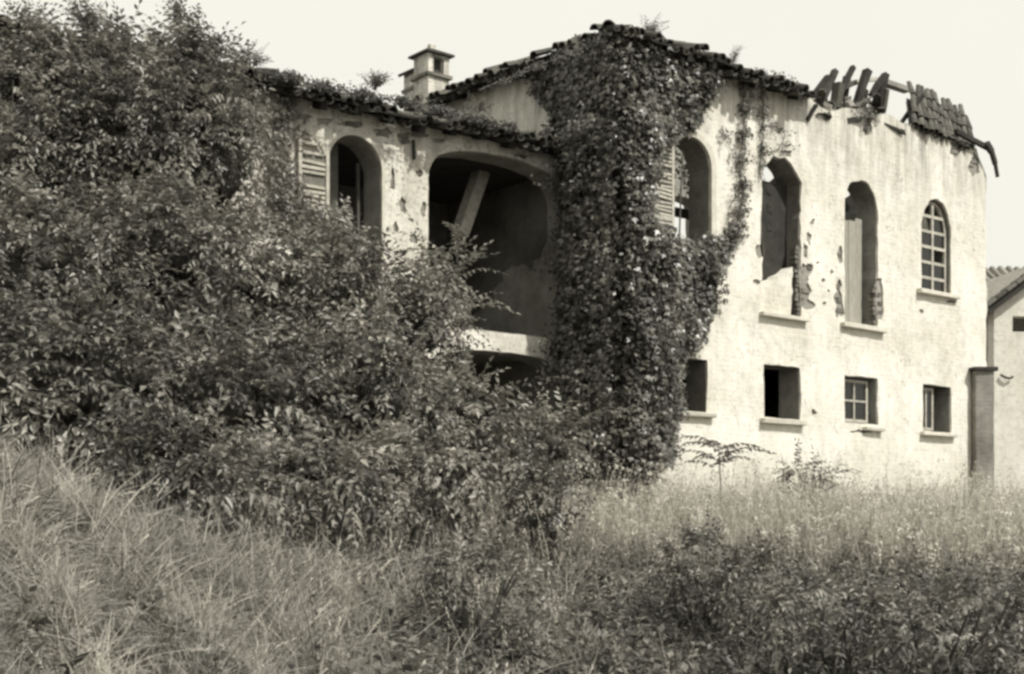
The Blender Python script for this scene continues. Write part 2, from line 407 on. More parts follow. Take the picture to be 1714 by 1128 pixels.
t_ = np.linspace(-1, 1, 190)
gx = np.sinh(t_ * 6.0) / np.sinh(6.0) * 900
gy = gx + 9
X, Y = np.meshgrid(gx, gy); Z = ground_z(X, Y)
nn = len(gx); idx = np.arange(nn * nn).reshape(nn, nn)
a_, b__, c_, d_ = idx[:-1, :-1].ravel(), idx[:-1, 1:].ravel(), idx[1:, 1:].ravel(), idx[1:, :-1].ravel()
me = mesh_tris('ground', np.stack([X.ravel(), Y.ravel(), Z.ravel()], 1), np.concatenate([np.stack([a_, b__, c_], 1), np.stack([a_, c_, d_], 1)]), smooth=True)
link('ground', me, M['soil'], kind='structure')

# ================================================================== TALL BLOCK
block = thing('ruined_house', 'tall limewashed ruined block with four arched windows, ivy-clad corner and broken roof', 'ruined house', (A[0], A[1], 0), ANG)
def bf(px, py, t=0.0): return on_front(A, px, py, t)
WX = bf(1650, 300)[0]                               # right end of the facade
TH = .42
EZ = 8.70
top_px = [(1345, 152), (1360, 172), (1385, 184), (1430, 182), (1455, 196), (1480, 190), (1505, 205), (1545, 214), (1600, 238), (1632, 250), (1648, 296)]
outline = [(0, .6), (WX, .6)] + [bf(px, py) for px, py in reversed(top_px)] + [(0.0, EZ)]
# holes measured from the photograph
def hole_arch(x0, x1, yt, zb, **k):
    a = bf(x0, 300)[0]; c = bf(x1, 300)[0]; zt = bf((x0 + x1) / 2, yt)[1]
    return arch(a, c, zb, zt, **k), (a, c, zb, zt)
def hole_rect(x0, x1, y0, y1, j=.006):
    a = bf(x0, 300)[0]; c = bf(x1, 300)[0]; xm = (x0 + x1) / 2; z1 = bf(xm, y0)[1]; z0 = bf(xm, y1)[1]
    return ragged([(a, z0), (c, z0), (c, z1), (a, z1)], .15, j), (a, c, z0, z1)
W1, w1 = hole_arch(1121, 1186, 230, 5.02)
W2, w2 = hole_arch(1273, 1338, 265, 5.05, j=.03)
W3, w3 = hole_arch(1412, 1466, 304, 5.04, j=.012)
W4, w4 = hole_arch(1540, 1589, 334, 5.82, rise=.62)
L1, l1 = hole_rect(1139, 1181, 601, 688)
L2, l2 = hole_rect(1277, 1337, 613, 700)
L3, l3 = hole_rect(1412, 1466, 632, 708)
L4, l4 = hole_rect(1543, 1589, 646, 722)
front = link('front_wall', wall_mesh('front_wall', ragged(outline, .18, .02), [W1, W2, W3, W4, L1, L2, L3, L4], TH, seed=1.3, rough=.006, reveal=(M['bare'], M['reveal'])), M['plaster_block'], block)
# side wall facing left
DEP = 6.2
yb, zb = on_side(A, 760, 160)
side = link('side_wall', wall_mesh('side_wall', ragged([(TH, .6), (DEP, .6), (DEP, EZ), (TH, EZ)], .3, .01), [], TH, grid=.3, axis='y', seed=4.4), M['plaster_block'], block)
front.visible_shadow = True
# right-hand end wall, its head worn away towards the corner
ew = MB()
me = wall_mesh('end_wall', ragged([(TH, .6), (DEP, .6), (DEP, 7.9), (3.2, 8.3), (1.4, 8.0), (TH, 7.6)], .3, .03), [], TH, grid=.4, axis='y', seed=8.1)
o = link('end_wall', me, M['plaster_block'], block); o.location = (WX - TH, 0, 0)
# back wall with a ragged head: daylight shows over it through the upper windows
bt_px = [(900, 250), (1080, 240), (1120, 236), (1165, 240), (1200, 290), (1240, 330), (1280, 306), (1335, 300), (1352, 345), (1400, 366), (1425, 372), (1450, 352), (1480, 330), (1520, 400), (1620, 400)]
bo = []
for px, py in bt_px:
    s, z = on_front(A, px, py, DEP - .4)
    bo.append((s, z))
bh = [on_front(A, px, py, DEP - .4) for px, py in [(1112, 404), (1160, 404), (1172, 398), (1168, 340), (1140, 326), (1110, 330)]]
bo = [(s, z) for s, z in bo if .4 < s < WX - .5]
bo = [(TH, bo[0][1])] + bo + [(WX - TH, bo[-1][1])]
me = wall_mesh('back_wall', ragged([(TH, .6), (WX - TH, .6)] + bo[::-1], .25, .04), [ragged(bh, .2, .04)], .4, grid=.35, seed=6.0)
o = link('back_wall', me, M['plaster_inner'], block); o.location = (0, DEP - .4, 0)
fl = MB(); fl.box(TH, WX - TH, TH, DEP - .4, 4.35, 4.58); fl.build('upper_floor', M['wood_dark'], block)
# a partition added to darken the room behind the second and third window
pm = wall_mesh('darkening_partition', ragged([(.0, 4.58), (4.9, 4.58), (4.9, 7.2), (3.9, 8.1), (2.2, 7.5), (.0, 8.3)], .2, .04), [], .18, grid=.35, axis='y')
o = link('darkening_partition', pm, M['plaster_dark'], block); o.location = (bf(1440, 300)[0] + 1.75, TH + .02, 0)

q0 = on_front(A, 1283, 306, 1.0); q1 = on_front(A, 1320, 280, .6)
o = link('added_dark_wall', wall_mesh('added_dark_wall', ragged([(.45, 4.58), (2.1, 4.58), (2.1, q0[1] - .3), (1.0, q0[1]), (.6, q0[1] + .35), (.45, q0[1] + .5)], .15, .04), [], .16, grid=.3, axis='y'), M['plaster_dark'], block); o.location = (4.7, 0, 0)  # added dark wall, put in to blacken the left of the second window
def patch(O, px, py, rx, ry, n=11):
    out_ = []
    for i in range(n):
        a = 2 * math.pi * i / n; q = random.uniform(.6, 1.25)
        out_.append(on_front(O, px + rx * q * math.cos(a), py + ry * q * math.sin(a)))
    return ragged(out_, .06, .014)
def widen(poly, k):
    c = np.array(poly).mean(0); return [tuple(np.array(p) + (np.array(p) - c) / (np.linalg.norm(np.array(p) - c) + 1e-6) * (k + random.uniform(-.6, .8) * k)) for p in poly]
bpatch = [patch(A, *q) for q in [(1344, 488, 12, 36), (1341, 452, 7, 14), (1352, 400, 5, 12), (1404, 430, 4, 16), (1350, 452, 8, 12), (1402, 478, 5, 14), (1352, 512, 9, 10), (1402, 500, 8, 16), (1375, 470, 3, 4), (1384, 488, 3, 3), (1366, 440, 3, 3), (1390, 455, 3, 4), (1378, 508, 4, 3), (1470, 500, 9, 44), (1404, 515, 8, 22), (1268, 420, 8, 13),
                                  (1266, 473, 10, 5), (1358, 372, 4, 5), (1346, 420, 5, 16), (1380, 196, 16, 7), (1450, 214, 9, 15), (1598, 252, 10, 14), (1628, 278, 10, 20), (1508, 222, 7, 6), (1440, 722, 20, 4), (1360, 690, 5, 5), (1590, 505, 9, 4), (1540, 520, 5, 4), (1312, 258, 12, 6)]]
coat = link('render_coat', wall_mesh('render_coat', ragged(outline, .18, .03), [widen(W1, .004), widen(W2, .02), widen(W3, .016), widen(W4, .004), widen(L1, .006), widen(L2, .008), widen(L3, .012), widen(L4, .012)] + bpatch, .028, grid=.15, rough=.012, seed=1.9), M['plaster_block'], block)
coat.location = (0, -.032, 0)
# sills
def sill(x0, x1, py, dz=.07, out=.13, jit=.01):
    a = bf(x0, 300)[0]; c = bf(x1, 300)[0]; z = bf((x0 + x1) / 2, py)[1]
    m_ = MB(); m_.box(a, c, -out, .25, z - dz, z, jit); return m_.build('sill', M['stone'], block, bevel=.012)
sill(1126, 1190, 690, .07); sill(1270, 1342, 702, .08); sill(1440, 1472, 716, .06); sill(1537, 1594, 724, .07)
sill(1268, 1346, 527, .08); sill(1404, 1476, 545, .08); sill(1532, 1598, 489, .08)

# flat render band round the first arched window
def ring(name, x0, x1, zb, zt, wdt, d0, d1, mat, parent, rise=None, n=22, ybase=0.0):
    r = (x1 - x0) / 2 if rise is None else rise
    cx = (x0 + x1) / 2; zs = zt - r; hw = (x1 - x0) / 2
    path = [(x1, zb, 1, 0)] + [(cx + hw * math.cos(t), zs + r * math.sin(t), math.cos(t), math.sin(t)) for t in np.linspace(0, math.pi, n)] + [(x0, zb, -1, 0)]
    m_ = MB(); vs = []
    for x, z, nx, nz in path:
        for q, d in ((0.003, d1), (0.003, d0), (wdt, d0), (wdt, d1)): vs.append((x + nx * q, ybase + d, z + nz * q))
    fs = []
    for i in range(len(path) - 1):
        for k in range(4): fs.append((4 * i + k, 4 * i + 4 + k, 4 * i + 4 + (k + 1) % 4, 4 * i + (k + 1) % 4))
    e = 4 * (len(path) - 1); fs += [(0, 1, 2, 3), (e + 3, e + 2, e + 1, e)]
    m_.add(vs, fs); return m_.build(name, mat, parent)
ring('window_surround', w1[0], w1[1], w1[2], w1[3], .11, -.065, -.01, M['stone'], block)

# glazing bars, fourth arched window
def casement(parent, w, yd, cols, rows, arched=False, bar=.035, glass=True, missing=()):
    a, c, z0, z1 = w; a += .03; c -= .03; z0 += .02; z1 -= .03
    fr = MB(); r = .55 if arched else 0
    if arched:
        f = ring('window_frame', a + .05, c - .05, z0, z1 - .05, .05, 0, .05, M['wood_pale'], parent, rise=r, ybase=yd)
        b0 = MB(); b0.box(a, c, yd, yd + .05, z0 - .03, z0 + .02); q = b0.build('bottom_rail', M['wood_pale'], f)
    else:
        fr.box(a, a + .05, yd, yd + .05, z0, z1); fr.box(c - .05, c, yd, yd + .05, z0, z1)
        fr.box(a + .05, c - .05, yd + .003, yd + .047, z0, z0 + .05); fr.box(a + .05, c - .05, yd + .003, yd + .047, z1 - .05, z1)
        f = fr.build('window_frame', M['wood_pale'], parent)
    cxm = (a + c) / 2
    for i in range(1, cols):
        x = a + (c - a) * i / cols; m_ = MB(); m_.box(x - bar / 2, x + bar / 2, yd - .006, yd + .04, z0 + .02, z1 - .04); m_.build('mullion', M['wood_pale'], f)
    for i in range(1, rows):
        if i in missing: continue
        z = z0 + (z1 - z0) * i / rows; ww = 1.0
        if arched and z > z1 - r: ww = math.sqrt(max(0, 1 - ((z - (z1 - r)) / r) ** 2))
        m_ = MB(); hw = (c - a) / 2 * ww - .02
        m_.box(cxm - hw, cxm + hw, yd - .002, yd + .035, z - bar / 2, z + bar / 2, .003); m_.build('glazing_bar', M['wood_pale'], f)
    if glass:
        for i in range(cols):
            for k in range(rows - (1 if arched else 0)):
                if (i + k * 3) % 5 == 2: continue
                x0 = a + (c - a) * i / cols + .03; x1 = a + (c - a) * (i + 1) / cols - .03
                zz0 = z0 + (z1 - z0) * k / rows + .03; zz1 = z0 + (z1 - z0) * (k + 1) / rows - .02
                if arched and zz1 > z1 - r + .1: x0 += .04; x1 -= .04
                m_ = MB(); m_.box(x0, x1, yd + .018, yd + .022, zz0, zz1); m_.build('pane', M['glass'], f)
    return f
casement(block, w4, .05, 2, 6, arched=True, bar=.052)
casement(block, (l3[0], l3[0] + (l3[1] - l3[0]) * .93, l3[2], l3[3]), .10, 2, 2, missing=())
casement(block, (l4[0], l4[0] + (l4[1] - l4[0]) * .62, l4[2], l4[3]), .10, 2, 1)
# dark timber lintels over the low windows
for w in (l1, l2, l3, l4):
    m_ = MB(); m_.box(w[0] - .05, w[1] + .05, .012, .2, w[3] - .01, w[3] + .045, .006); m_.build('lintel', M['wood'], block)

# boards across the third arched window, one loose bar above them
bx = w3[0] + .02
nb = 4; wd = (w3[1] - w3[0] - .14) / nb
ztop = bf(1430, 368)[1]
for i in range(nb):
    m_ = MB(); m_.box(bx + i * wd + .003, bx + (i + 1) * wd - .003, .2 + .006 * (i % 2), .225 + .006 * (i % 2), w3[2] + random.uniform(0, .06), ztop + (i * .03) + random.uniform(-.02, .03), .004)
    m_.build('plank', M['board_pale'], block)
p0 = bf(1411, 364); p1 = bf(1447, 350)
m_ = MB(); m_.beam((p0[0], .17, p0[1]), (p1[0], .2, p1[1]), .05, .07); m_.build('loose_bar', M['wood_dark'], block)
p0 = bf(1424, 318); p1 = bf(1446, 345)
m_ = MB(); m_.beam((p0[0], .3, p0[1]), (p1[0], .33, p1[1]), .06, .1); m_.beam((p0[0] - .18, .26, p0[1] - .22), (p0[0] + .1, .28, p0[1] + .1), .05, .2); m_.build('fallen_batten', M['wood_dark'], block)
# leaning door leaf and masonry infill, second arched window
z_in = [bf(1273, 474), bf(1300, 466), bf(1338, 448)]
infill = [(w2[0] + .004, 5.06), (w2[1] - .15, 5.06), (w2[1] - .13, z_in[2][1])] + [z_in[1], (w2[0] + .004, z_in[0][1])]
o = link('masonry_infill', wall_mesh('masonry_infill', ragged(infill, .1, .02), [], .25, grid=.12, rough=.03, seed=9), M['plaster_block'], block); o.location = (0, .035, 0)
door = MB(); x0, x1 = w2[0] + .3, w2[1] - .02
door.box(x0, x1, .25, .30, z_in[0][1] - .1, bf(1310, 300)[1])
d0 = door.build('door_leaf', M['wood_dark'], block); d0.rotation_euler = (0, math.radians(0), 0)
for i, zz in enumerate((6.75, 7.05, 6.45)):
    m_ = MB(); m_.box(x0 + .14, x0 + .27, .243, .252, zz, zz + .13, .01); m_.build('door_panel', M['wood_dark'], d0)
m_ = MB(); m_.beam((x0 - .05, .16, 6.0), (x0 - .16, .2, 7.25), .035, .05); m_.build('leaning_batten', M['wood'], block)
# beam and rubble seen through the first arched window
p0 = on_front(A, 1118, 352, 1.6); p1 = on_front(A, 1166, 362, 1.6)
m_ = MB(); m_.beam((p0[0] - .5, 1.6, p0[1]), (p1[0] + .4, 1.6, p1[1]), .12, .13); m_.build('tie_beam', M['wood_dark'], block)
# bits of board hanging in the low windows
m_ = MB(); m_.box(l2[0] + .25, l2[0] + .6, .5, .52, l2[2], l2[2] + .22, .01); m_.build('broken_board', M['board'], block)

# exposed bricks where the render has dropped off round the broken windows
bm0 = MB(); bm0.box(-.12, .12, -.05, .06, -.028, .028, .006); brick0 = bm0.build('brick', M['brick'], block, bevel=0)
used = [False]
def put_brick(x, z, y=0.0, sc=1.0, rz=0.0, mat=None):
    if not used[0]: o = brick0; used[0] = True
    else: o = brick0.copy(); COL.objects.link(o)
    o.location = (x, y, z); o.rotation_euler = (random.uniform(-.1, .1), random.uniform(-.07, .07), rz + random.uniform(-.12, .12)); o.scale = (sc * random.uniform(.75, 1.05), 1, random.uniform(.85, 1.1))
def fill_bricks(polys, fn, zlo, zhi, slo, shi):
    row = 0
    for z in np.arange(zlo, zhi, .078):
        row += 1
        for s_ in np.arange(slo + (.13 if row % 2 else 0), shi, .26):
            if random.random() < .1: continue
            if any(inpoly([s_], [z], p)[0] or (inpoly([s_ - .08], [z], p)[0] and inpoly([s_ + .06], [z + .02], p)[0]) for p in polys): fn(s_, z)
def clear_of_holes(s_, z): return not any(inpoly([s_ + q], [z], h)[0] for h in (W1, W2, W3, W4, L1, L2, L3, L4) for q in (-.09, 0, .09))
def blk(s_, z):
    sc = 1.0
    if not clear_of_holes(s_, z): return
    put_brick(s_, z, .045 + random.uniform(-.012, .012), .98)
fill_bricks(bpatch, blk, 3.0, 8.7, 3.0, WX)
for z in np.arange(5.1, 6.2, .078): put_brick(w2[1] + random.uniform(-.07, -.0), z, .06, .45)
for z in np.arange(5.08, 5.85, .078): put_brick(w3[1] + random.uniform(-.05, .02), z, .05, .45)

# ---- roof of the block: strips of pantiles above the wall heads
def tile_mesh(name, L=.46, r0=.085, r1=.105, up=True, n=6):
    vs, fs = [], []
    for x, r in ((0, r1), (L, r0)):
        for rr in (r, r - .016):
            for k in range(n + 1):
                a = math.pi * k / n
                vs.append((x, rr * math.cos(a), rr * math.sin(a) * (1 if up else -1)))
    w = n + 1
    for k in range(n):
        fs += [(k, k + 1, 2 * w + k + 1, 2 * w + k), (w + k, 3 * w + k, 3 * w + k + 1, w + k + 1), (k, w + k, w + k + 1, k + 1), (2 * w + k, 2 * w + k + 1, 3 * w + k + 1, 3 * w + k)]
    me = bpy.data.meshes.new(name); me.from_pydata(vs, [], fs); me.update(); me.materials.append(M['tile']); return me
TM = tile_mesh('roof_tile', r0=.062, r1=.082); TMc = tile_mesh('channel_tile', r0=.07, r1=.07, up=False, n=4)

def roof_strip(parent, org, along, inward, length, depth, pitch, over=.38, step=.21, courses=3, gap=lambda s: False, lift=0.0, rafters=True, jig=1.0, decks=True, lo=lambda d: 0.0, hi=None, skew=0.0):
    """org: start of the wall head. Tiles, boards and rafter ends, every one its own piece"""
    org, along, inward = Vector(org), Vector(along).normalized(), Vector(inward).normalized()
    sl = (inward * math.cos(pitch) + Vector((0, 0, 1)) * math.sin(pitch) + along * skew).normalized(); nr = along.cross(sl)
    if nr.z < 0: nr = -nr
    R0 = Matrix((sl, nr.cross(sl), nr)).transposed()
    ncol = int(length / step)
    sag = lambda s: .045 * math.sin(s * 1.3 + org.x) + .028 * math.sin(s * 3.7) + .012 * math.sin(s * 11)
    for i in range(ncol):
        s = (i + .5) * step
        if gap(s): continue
        for j in range(courses):
            if random.random() < .05 * jig: continue
            d = -over + j * .36 + random.uniform(-.06, .06) * jig
            if s < lo(d + .2) - .05 or (hi and s > hi(d + .2) + .05): continue
            for me_, off, h in ((TM, .5, .13), (TMc, 0, .115)):
                if me_ is TMc and j > 1: continue
                R = R0 @ Matrix.Rotation(random.gauss(0, .05) * jig, 3, 'Z') @ Matrix.Rotation(random.gauss(.0, .03) * jig, 3, 'Y') @ Matrix.Rotation(random.gauss(0, .06) * jig, 3, 'X')
                p = org + along * (s + (off - .5) * step) + sl * d + nr * (h - .02 + lift + sag(s) + j * .012 + random.gauss(0, .012) * jig)
                o = bpy.data.objects.new('roof_tile', me_); COL.objects.link(o); o.parent = parent
                o.matrix_local = Matrix.Translation(p) @ R.to_4x4()
    if decks:
        k = 0; w = .16; d = -over + .06
        while d < depth:
            e0, e1 = max(0, lo(d + w / 2)), min(length, hi(d + w / 2) if hi else length)
            segs = np.arange(e0, e1, 1.9)
            for a0 in segs:
                a1 = min(a0 + 1.88, e1)
                if gap((a0 + a1) / 2): continue
                m_ = MB(); m_.beam(org + along * a0 + sl * (d + w / 2) + nr * (.085 + lift + sag(a0)), org + along * a1 + sl * (d + w / 2) + nr * (.085 + lift + sag(a1)), w - .012, .024, up=nr)
                m_.build('roof_board', M['wood_dark'], parent)
            d += w; k += 1
    if rafters:
        for s in np.arange(.12, length, .52):
            if gap(s) or s < lo(depth) or (hi and s > hi(depth)): continue
            m_ = MB(); m_.beam(org + along * s + sl * (-over + .08) + nr * (.015 + lift + sag(s)), org + along * s + sl * depth + nr * (.015 + lift + sag(s)), .1, .115, up=nr)
            m_.build('rafter', M['wood_dark'], parent)

PIT = math.radians(19)
s_end = bf(1350, 150)[0]
roof_strip(block, (-.30, 0, EZ - .02), (1, 0, 0), (0, 1, 0), s_end + .30, 1.1, PIT, courses=3, step=.185, lo=lambda d: d + .32, jig=2.0)
roof_strip(block, (0, 4.6, EZ - .02), (0, -1, 0), (1, 0, 0), 4.95, .9, PIT, courses=2, step=.185, hi=lambda d: 4.58 - d, jig=2.0)
# hip tile where the two slopes meet
for k in range(4):
    o = bpy.data.objects.new('ridge_tile', TM); COL.objects.link(o); o.parent = block
    d = Vector((1, 1, .48)).normalized(); z_ = Vector((0, 0, 1)); sd = z_.cross(d).normalized()
    o.matrix_local = Matrix.Translation(Vector((-.34, -.34, EZ + .0)) + d * (k * .36)) @ Matrix((d, sd, d.cross(sd))).transposed().to_4x4(); o.scale = (1.0, 1.1, 1.1)
# tilted remnant near the right-hand end
r0 = bf(1524, 208); r1 = bf(1632, 248)
rem_len = math.hypot(r1[0] - r0[0], r1[1] - r0[1])
al = Vector((r1[0] - r0[0], 0, r1[1] - r0[1])).normalized()
roof_strip(block, (r0[0], .08, r0[1] - .03), al, (-.12, 1, 0), rem_len, .85, math.radians(57), over=.14, courses=4, step=.15, jig=.9, skew=.72)
m_ = MB(); p0 = bf(1590, 222); p1 = bf(1642, 250); m_.beam((p0[0], -.12, p0[1]), (p1[0], -.14, p1[1]), .08, .09); m_.build('eaves_beam', M['wood_dark'], block)
m_ = MB(); pp = [bf(1636, 243), bf(1644, 258), bf(1650, 278), bf(1654, 300)]
m_.beam((pp[0][0], -.18, pp[0][1]), (pp[1][0], -.2, pp[1][1]), .1, .1); m_.beam((pp[1][0], -.2, pp[1][1]), (pp[2][0], -.2, pp[2][1]), .07, .08); m_.beam((pp[2][0], -.2, pp[2][1]), (pp[3][0], -.2, pp[3][1]), .05, .06)
m_.build('hanging_gutter', M['iron'], block)
# splintered rafters standing above the broken wall head (pixel ends measured, each set at its own depth)
for (xa, ya, xb, yb_, t, w, mt) in [(1352, 168, 1385, 128, .3, .09, 'wood_dark'), (1372, 176, 1398, 118, .5, .11, 'wood'), (1388, 182, 1428, 112, .35, .09, 'wood_dark'), (1398, 184, 1404, 140, .2, .16, 'wood'),
                                    (1412, 186, 1418, 128, .6, .12, 'wood_dark'), (1400, 142, 1432, 138, .5, .1, 'wood'), (1432, 186, 1452, 118, .25, .13, 'wood_dark'), (1440, 196, 1446, 150, .45, .12, 'wood_dark'),
                                    (1462, 150, 1482, 124, .3, .1, 'wood_dark'), (1470, 186, 1482, 124, .4, .11, 'wood_dark'), (1478, 192, 1484, 150, .25, .08, 'wood'), (1462, 160, 1476, 196, .3, .06, 'wood'),
                                    (1480, 196, 1512, 222, -.05, .06, 'wood_dark'), (1424, 128, 1480, 132, .9, .07, 'wood_pale'), (1355, 190, 1366, 176, -.1, .07, 'wood_dark'), (1512, 196, 1545, 160, .2, .07, 'wood_dark'),
                                    (1390, 178, 1376, 140, .8, .08, 'wood'), (1420, 192, 1440, 200, -.05, .09, 'wood_dark')]:
    p0 = bf(xa, ya, t); p1 = bf(xb, yb_, t)
    m_ = MB(); m_.beam((p0[0], t + .05, p0[1] - .1), (p1[0], t, p1[1]), w, w * .9, bend=random.uniform(-.02, .02), seg=2); m_.build('broken_rafter', M[mt], block)
p0 = bf(1484, 136, 1.4); p1 = bf(1524, 140, 1.4)
m_ = MB(); m_.box(p0[0], p1[0], 1.4, 1.55, p1[1] - .16, p0[1] + .06, .01); m_.build('far_wall_plate', M['plaster_inner'], block)
for k in range(16):                                   # loose tiles lying along the broken head
    px = random.uniform(1352, 1500); s, z = bf(px, 182 + random.uniform(-8, 4) + (px - 1430) * .08)
    o = bpy.data.objects.new('roof_tile', TM); COL.objects.link(o); o.parent = block
    o.location = (s, random.uniform(.0, .3), z); o.rotation_euler = (random.uniform(-.6, .6), random.uniform(-.6, .6), random.uniform(0, 6.28))

rs = MB(); rs.add([(-.1, -.07, -.05), (.09, -.08, -.06), (.11, .07, -.04), (-.08, .09, -.05), (-.07, -.05, .05), (.06, -.06, .07), (.07, .05, .05), (-.05, .06, .06)], [(0, 3, 2, 1), (4, 5, 6, 7), (0, 1, 5, 4), (1, 2, 6, 5), (2, 3, 7, 6), (3, 0, 4, 7)])
rs0 = rs.build('rubble_stone', M['bare'], block)
for k in range(64):
    px = random.triangular(1346, 1512, 1425) if k < 52 else random.uniform(1590, 1645); py = np.interp(px, [p[0] for p in top_px], [p[1] for p in top_px]); s_, z = bf(px, py)
    o = rs0 if k == 0 else copy_part(rs0, block, (0, 0, 0))
    o.location = (s_, random.uniform(.02, .4), z + random.uniform(-.02, .16) * (1 if 1370 < px < 1490 else .4)); o.rotation_euler = [random.uniform(-1.5, 1.5) for _ in range(3)]; o.scale = [random.uniform(.4, 1.2) for _ in range(3)]
# arched shutter leaves that hang open against the wall
def shutter(parent, xh, wdt, z0, z1, rise, side_, y=-.12, broken=(), name='shutter'):
    """hinged at xh, lying open towards side_ (-1 left): highest at its far edge"""
    n = 9; outer = []
    f = MB()
    def ztop(q): return z1 - rise + rise * math.sqrt(max(0, 1 - (1 - q) ** 2))     # q 0 at the hinge, 1 at the far edge
    X = lambda q: xh + side_ * wdt * q
    st = .05
    f.box(*sorted((X(0), X(0) + side_ * st)), y, y + .04, z0, ztop(.12)); f.box(*sorted((X(1) - side_ * st, X(1))), y, y + .04, z0, z1)
    for i in range(n):
        a, b_ = .1 + .9 * i / n, .1 + .9 * (i + 1) / n
        f.beam((X(a), y + .02, ztop(a) - .02), (X(b_), y + .02, ztop(b_) - .02), .04, .05)
    for zz in (z0 + .03, (z0 + z1) / 2 - .1): f.box(*sorted((X(0) + side_ * st, X(1) - side_ * st)), y + .004, y + .036, zz - .03, zz + .03)
    fr = f.build(name, M['wood_pale'], parent)
    zz = z0 + .1; k = 0
    while zz < z1 - .08:
        q0 = .12
        while ztop(q0) < zz + .05 and q0 < .9: q0 += .05
        if q0 < .85 and k not in broken and random.random() > .12:
            m_ = MB(); m_.beam((X(q0 + .02), y + .02, zz), (X(.9), y + .02, zz + random.gauss(0, .012)), .04, .035); m_.build('slat', M['wood_pale'], fr)
        zz += .062; k += 1
    m_ = MB(); m_.box(*sorted((X(.12), X(.9))), y + .03, y + .045, z0, z1 - rise * .55); m_.build('backing_board', M['board'], fr)
    return fr
shutter(block, w1[0] - .02, .42, 5.1, w1[3], .42, -1, broken=(3, 8, 9, 14))

# ================================================================== LOW WING
wing = thing('farm_wing', 'low ruined wing with a wide open arch, an arched window and ragged tiled eaves', 'ruined house', (B[0], B[1], 0), ANG)
def wf(px, py, t=0.0): return on_front(B, px, py, t)
WZ = 7.12; LX = -13.0
wa0, wa1 = wf(547, 300)[0], wf(636, 300)[0]; wzt = wf(592, 228)[1]
va = arch(wa0, wa1, 4.5, wzt)
oa0, oa1 = wf(716, 300)[0], wf(948, 300)[0]; ozt = wf(820, 259)[1]
slab_z = wf(830, 555)[1]
def seg_arch(x0, x1, zb, zt, rise, n=20):
    cx = (x0 + x1) / 2; hw = (x1 - x0) / 2; zs = zt - rise; pts = [(x0, zb), (x1, zb), (x1, zs)]
    for i in range(1, n):
        t = i / n * math.pi; c, s = math.cos(t), math.sin(t)
        pts.append((cx + hw * math.copysign(abs(c) ** .72, c), zs + rise * abs(s) ** .8))
    return ragged(pts + [(x0, zs)], .14, .008)
loggia = seg_arch(oa0, oa1 - .04, slab_z, ozt, .52)
under = seg_arch(oa0 + .05, oa1 - .04, 1.0, slab_z - .30, .42)
out = ragged([(LX, .6), (-.003, .6), (-.003, WZ), (LX, WZ)], .25, .008)
link('front_wall', wall_mesh('wing_wall', out, [va, loggia, under], .40, seed=2.2, rough=.006, reveal=(M['bare'], M['plaster_shade'])), M['plaster_wing'], wing)
# loggia interior
def boxpart(name, mat, parent, *a, **k):
    m_ = MB(); m_.box(*a, **k); return m_.build(name, mat, parent)
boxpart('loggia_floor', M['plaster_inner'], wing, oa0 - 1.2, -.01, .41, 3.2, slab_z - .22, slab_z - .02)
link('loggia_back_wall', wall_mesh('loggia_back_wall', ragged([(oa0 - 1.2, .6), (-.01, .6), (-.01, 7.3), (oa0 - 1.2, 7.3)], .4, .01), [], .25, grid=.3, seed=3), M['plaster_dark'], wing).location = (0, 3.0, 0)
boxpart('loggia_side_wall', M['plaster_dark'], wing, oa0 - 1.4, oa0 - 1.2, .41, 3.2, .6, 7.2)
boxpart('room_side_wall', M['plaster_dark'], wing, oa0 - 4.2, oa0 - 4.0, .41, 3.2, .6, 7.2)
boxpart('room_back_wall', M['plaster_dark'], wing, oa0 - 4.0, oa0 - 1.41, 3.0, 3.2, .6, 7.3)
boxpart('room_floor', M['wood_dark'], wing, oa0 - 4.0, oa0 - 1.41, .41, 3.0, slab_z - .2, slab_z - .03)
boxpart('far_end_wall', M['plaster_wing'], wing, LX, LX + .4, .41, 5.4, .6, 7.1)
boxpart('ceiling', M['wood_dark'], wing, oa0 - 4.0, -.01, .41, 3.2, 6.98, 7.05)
boxpart('shade_lining', M['plaster_shade'], wing, -.03, -.006, .41, 3.0, 3.0, 6.97)  # added sheet over the block's wall, darker in place of loggia shade
o = link('shade_sheet', wall_mesh('shade_sheet', ragged([(.43, 5.95), (.8, 5.6), (1.3, 5.75), (1.9, 5.2), (2.5, 5.0), (2.98, 4.6), (2.98, 6.96), (.43, 6.96)], .08, .05), [], .02, grid=.3, rough=.004, axis='y'), M['plaster_dark'], wing); o.location = (-.056, 0, 0)  # ragged dark sheet added for the deeper shade high in the loggia
# the block's own wall closes the loggia on the right; a lean-to beam has dropped inside it
p0 = wf(806, 286, 1.0); p1 = wf(770, 392, .9)
m_ = MB(); m_.beam((p0[0], 1.0, p0[1]), (p1[0], .9, p1[1]), .16, .2); m_.build('fallen_beam', M['wood_pale'], wing)
p0 = wf(856, 340, 2.6); p1 = wf(872, 440, 2.6)
m_ = MB(); m_.box(p0[0], p0[0] + .5, 2.6, 2.66, p1[1], p0[1] + .4, .03); m_.build('hanging_panel', M['board'], wing)
p0 = wf(948, 478, .5); p1 = wf(932, 556, .5)
m_ = MB(); m_.beam((p0[0], .5, p0[1]), (p1[0], .5, p1[1]), .03, .03); m_.build('railing_post', M['iron'], wing)
m_ = MB(); a_0 = wf(720, 412, 2.9); a_1 = wf(850, 428, 2.9); m_.beam((a_0[0], 2.9, a_0[1]), (a_1[0], 2.9, a_1[1]), .05, .06); m_.build('wall_rail', M['wood'], wing)
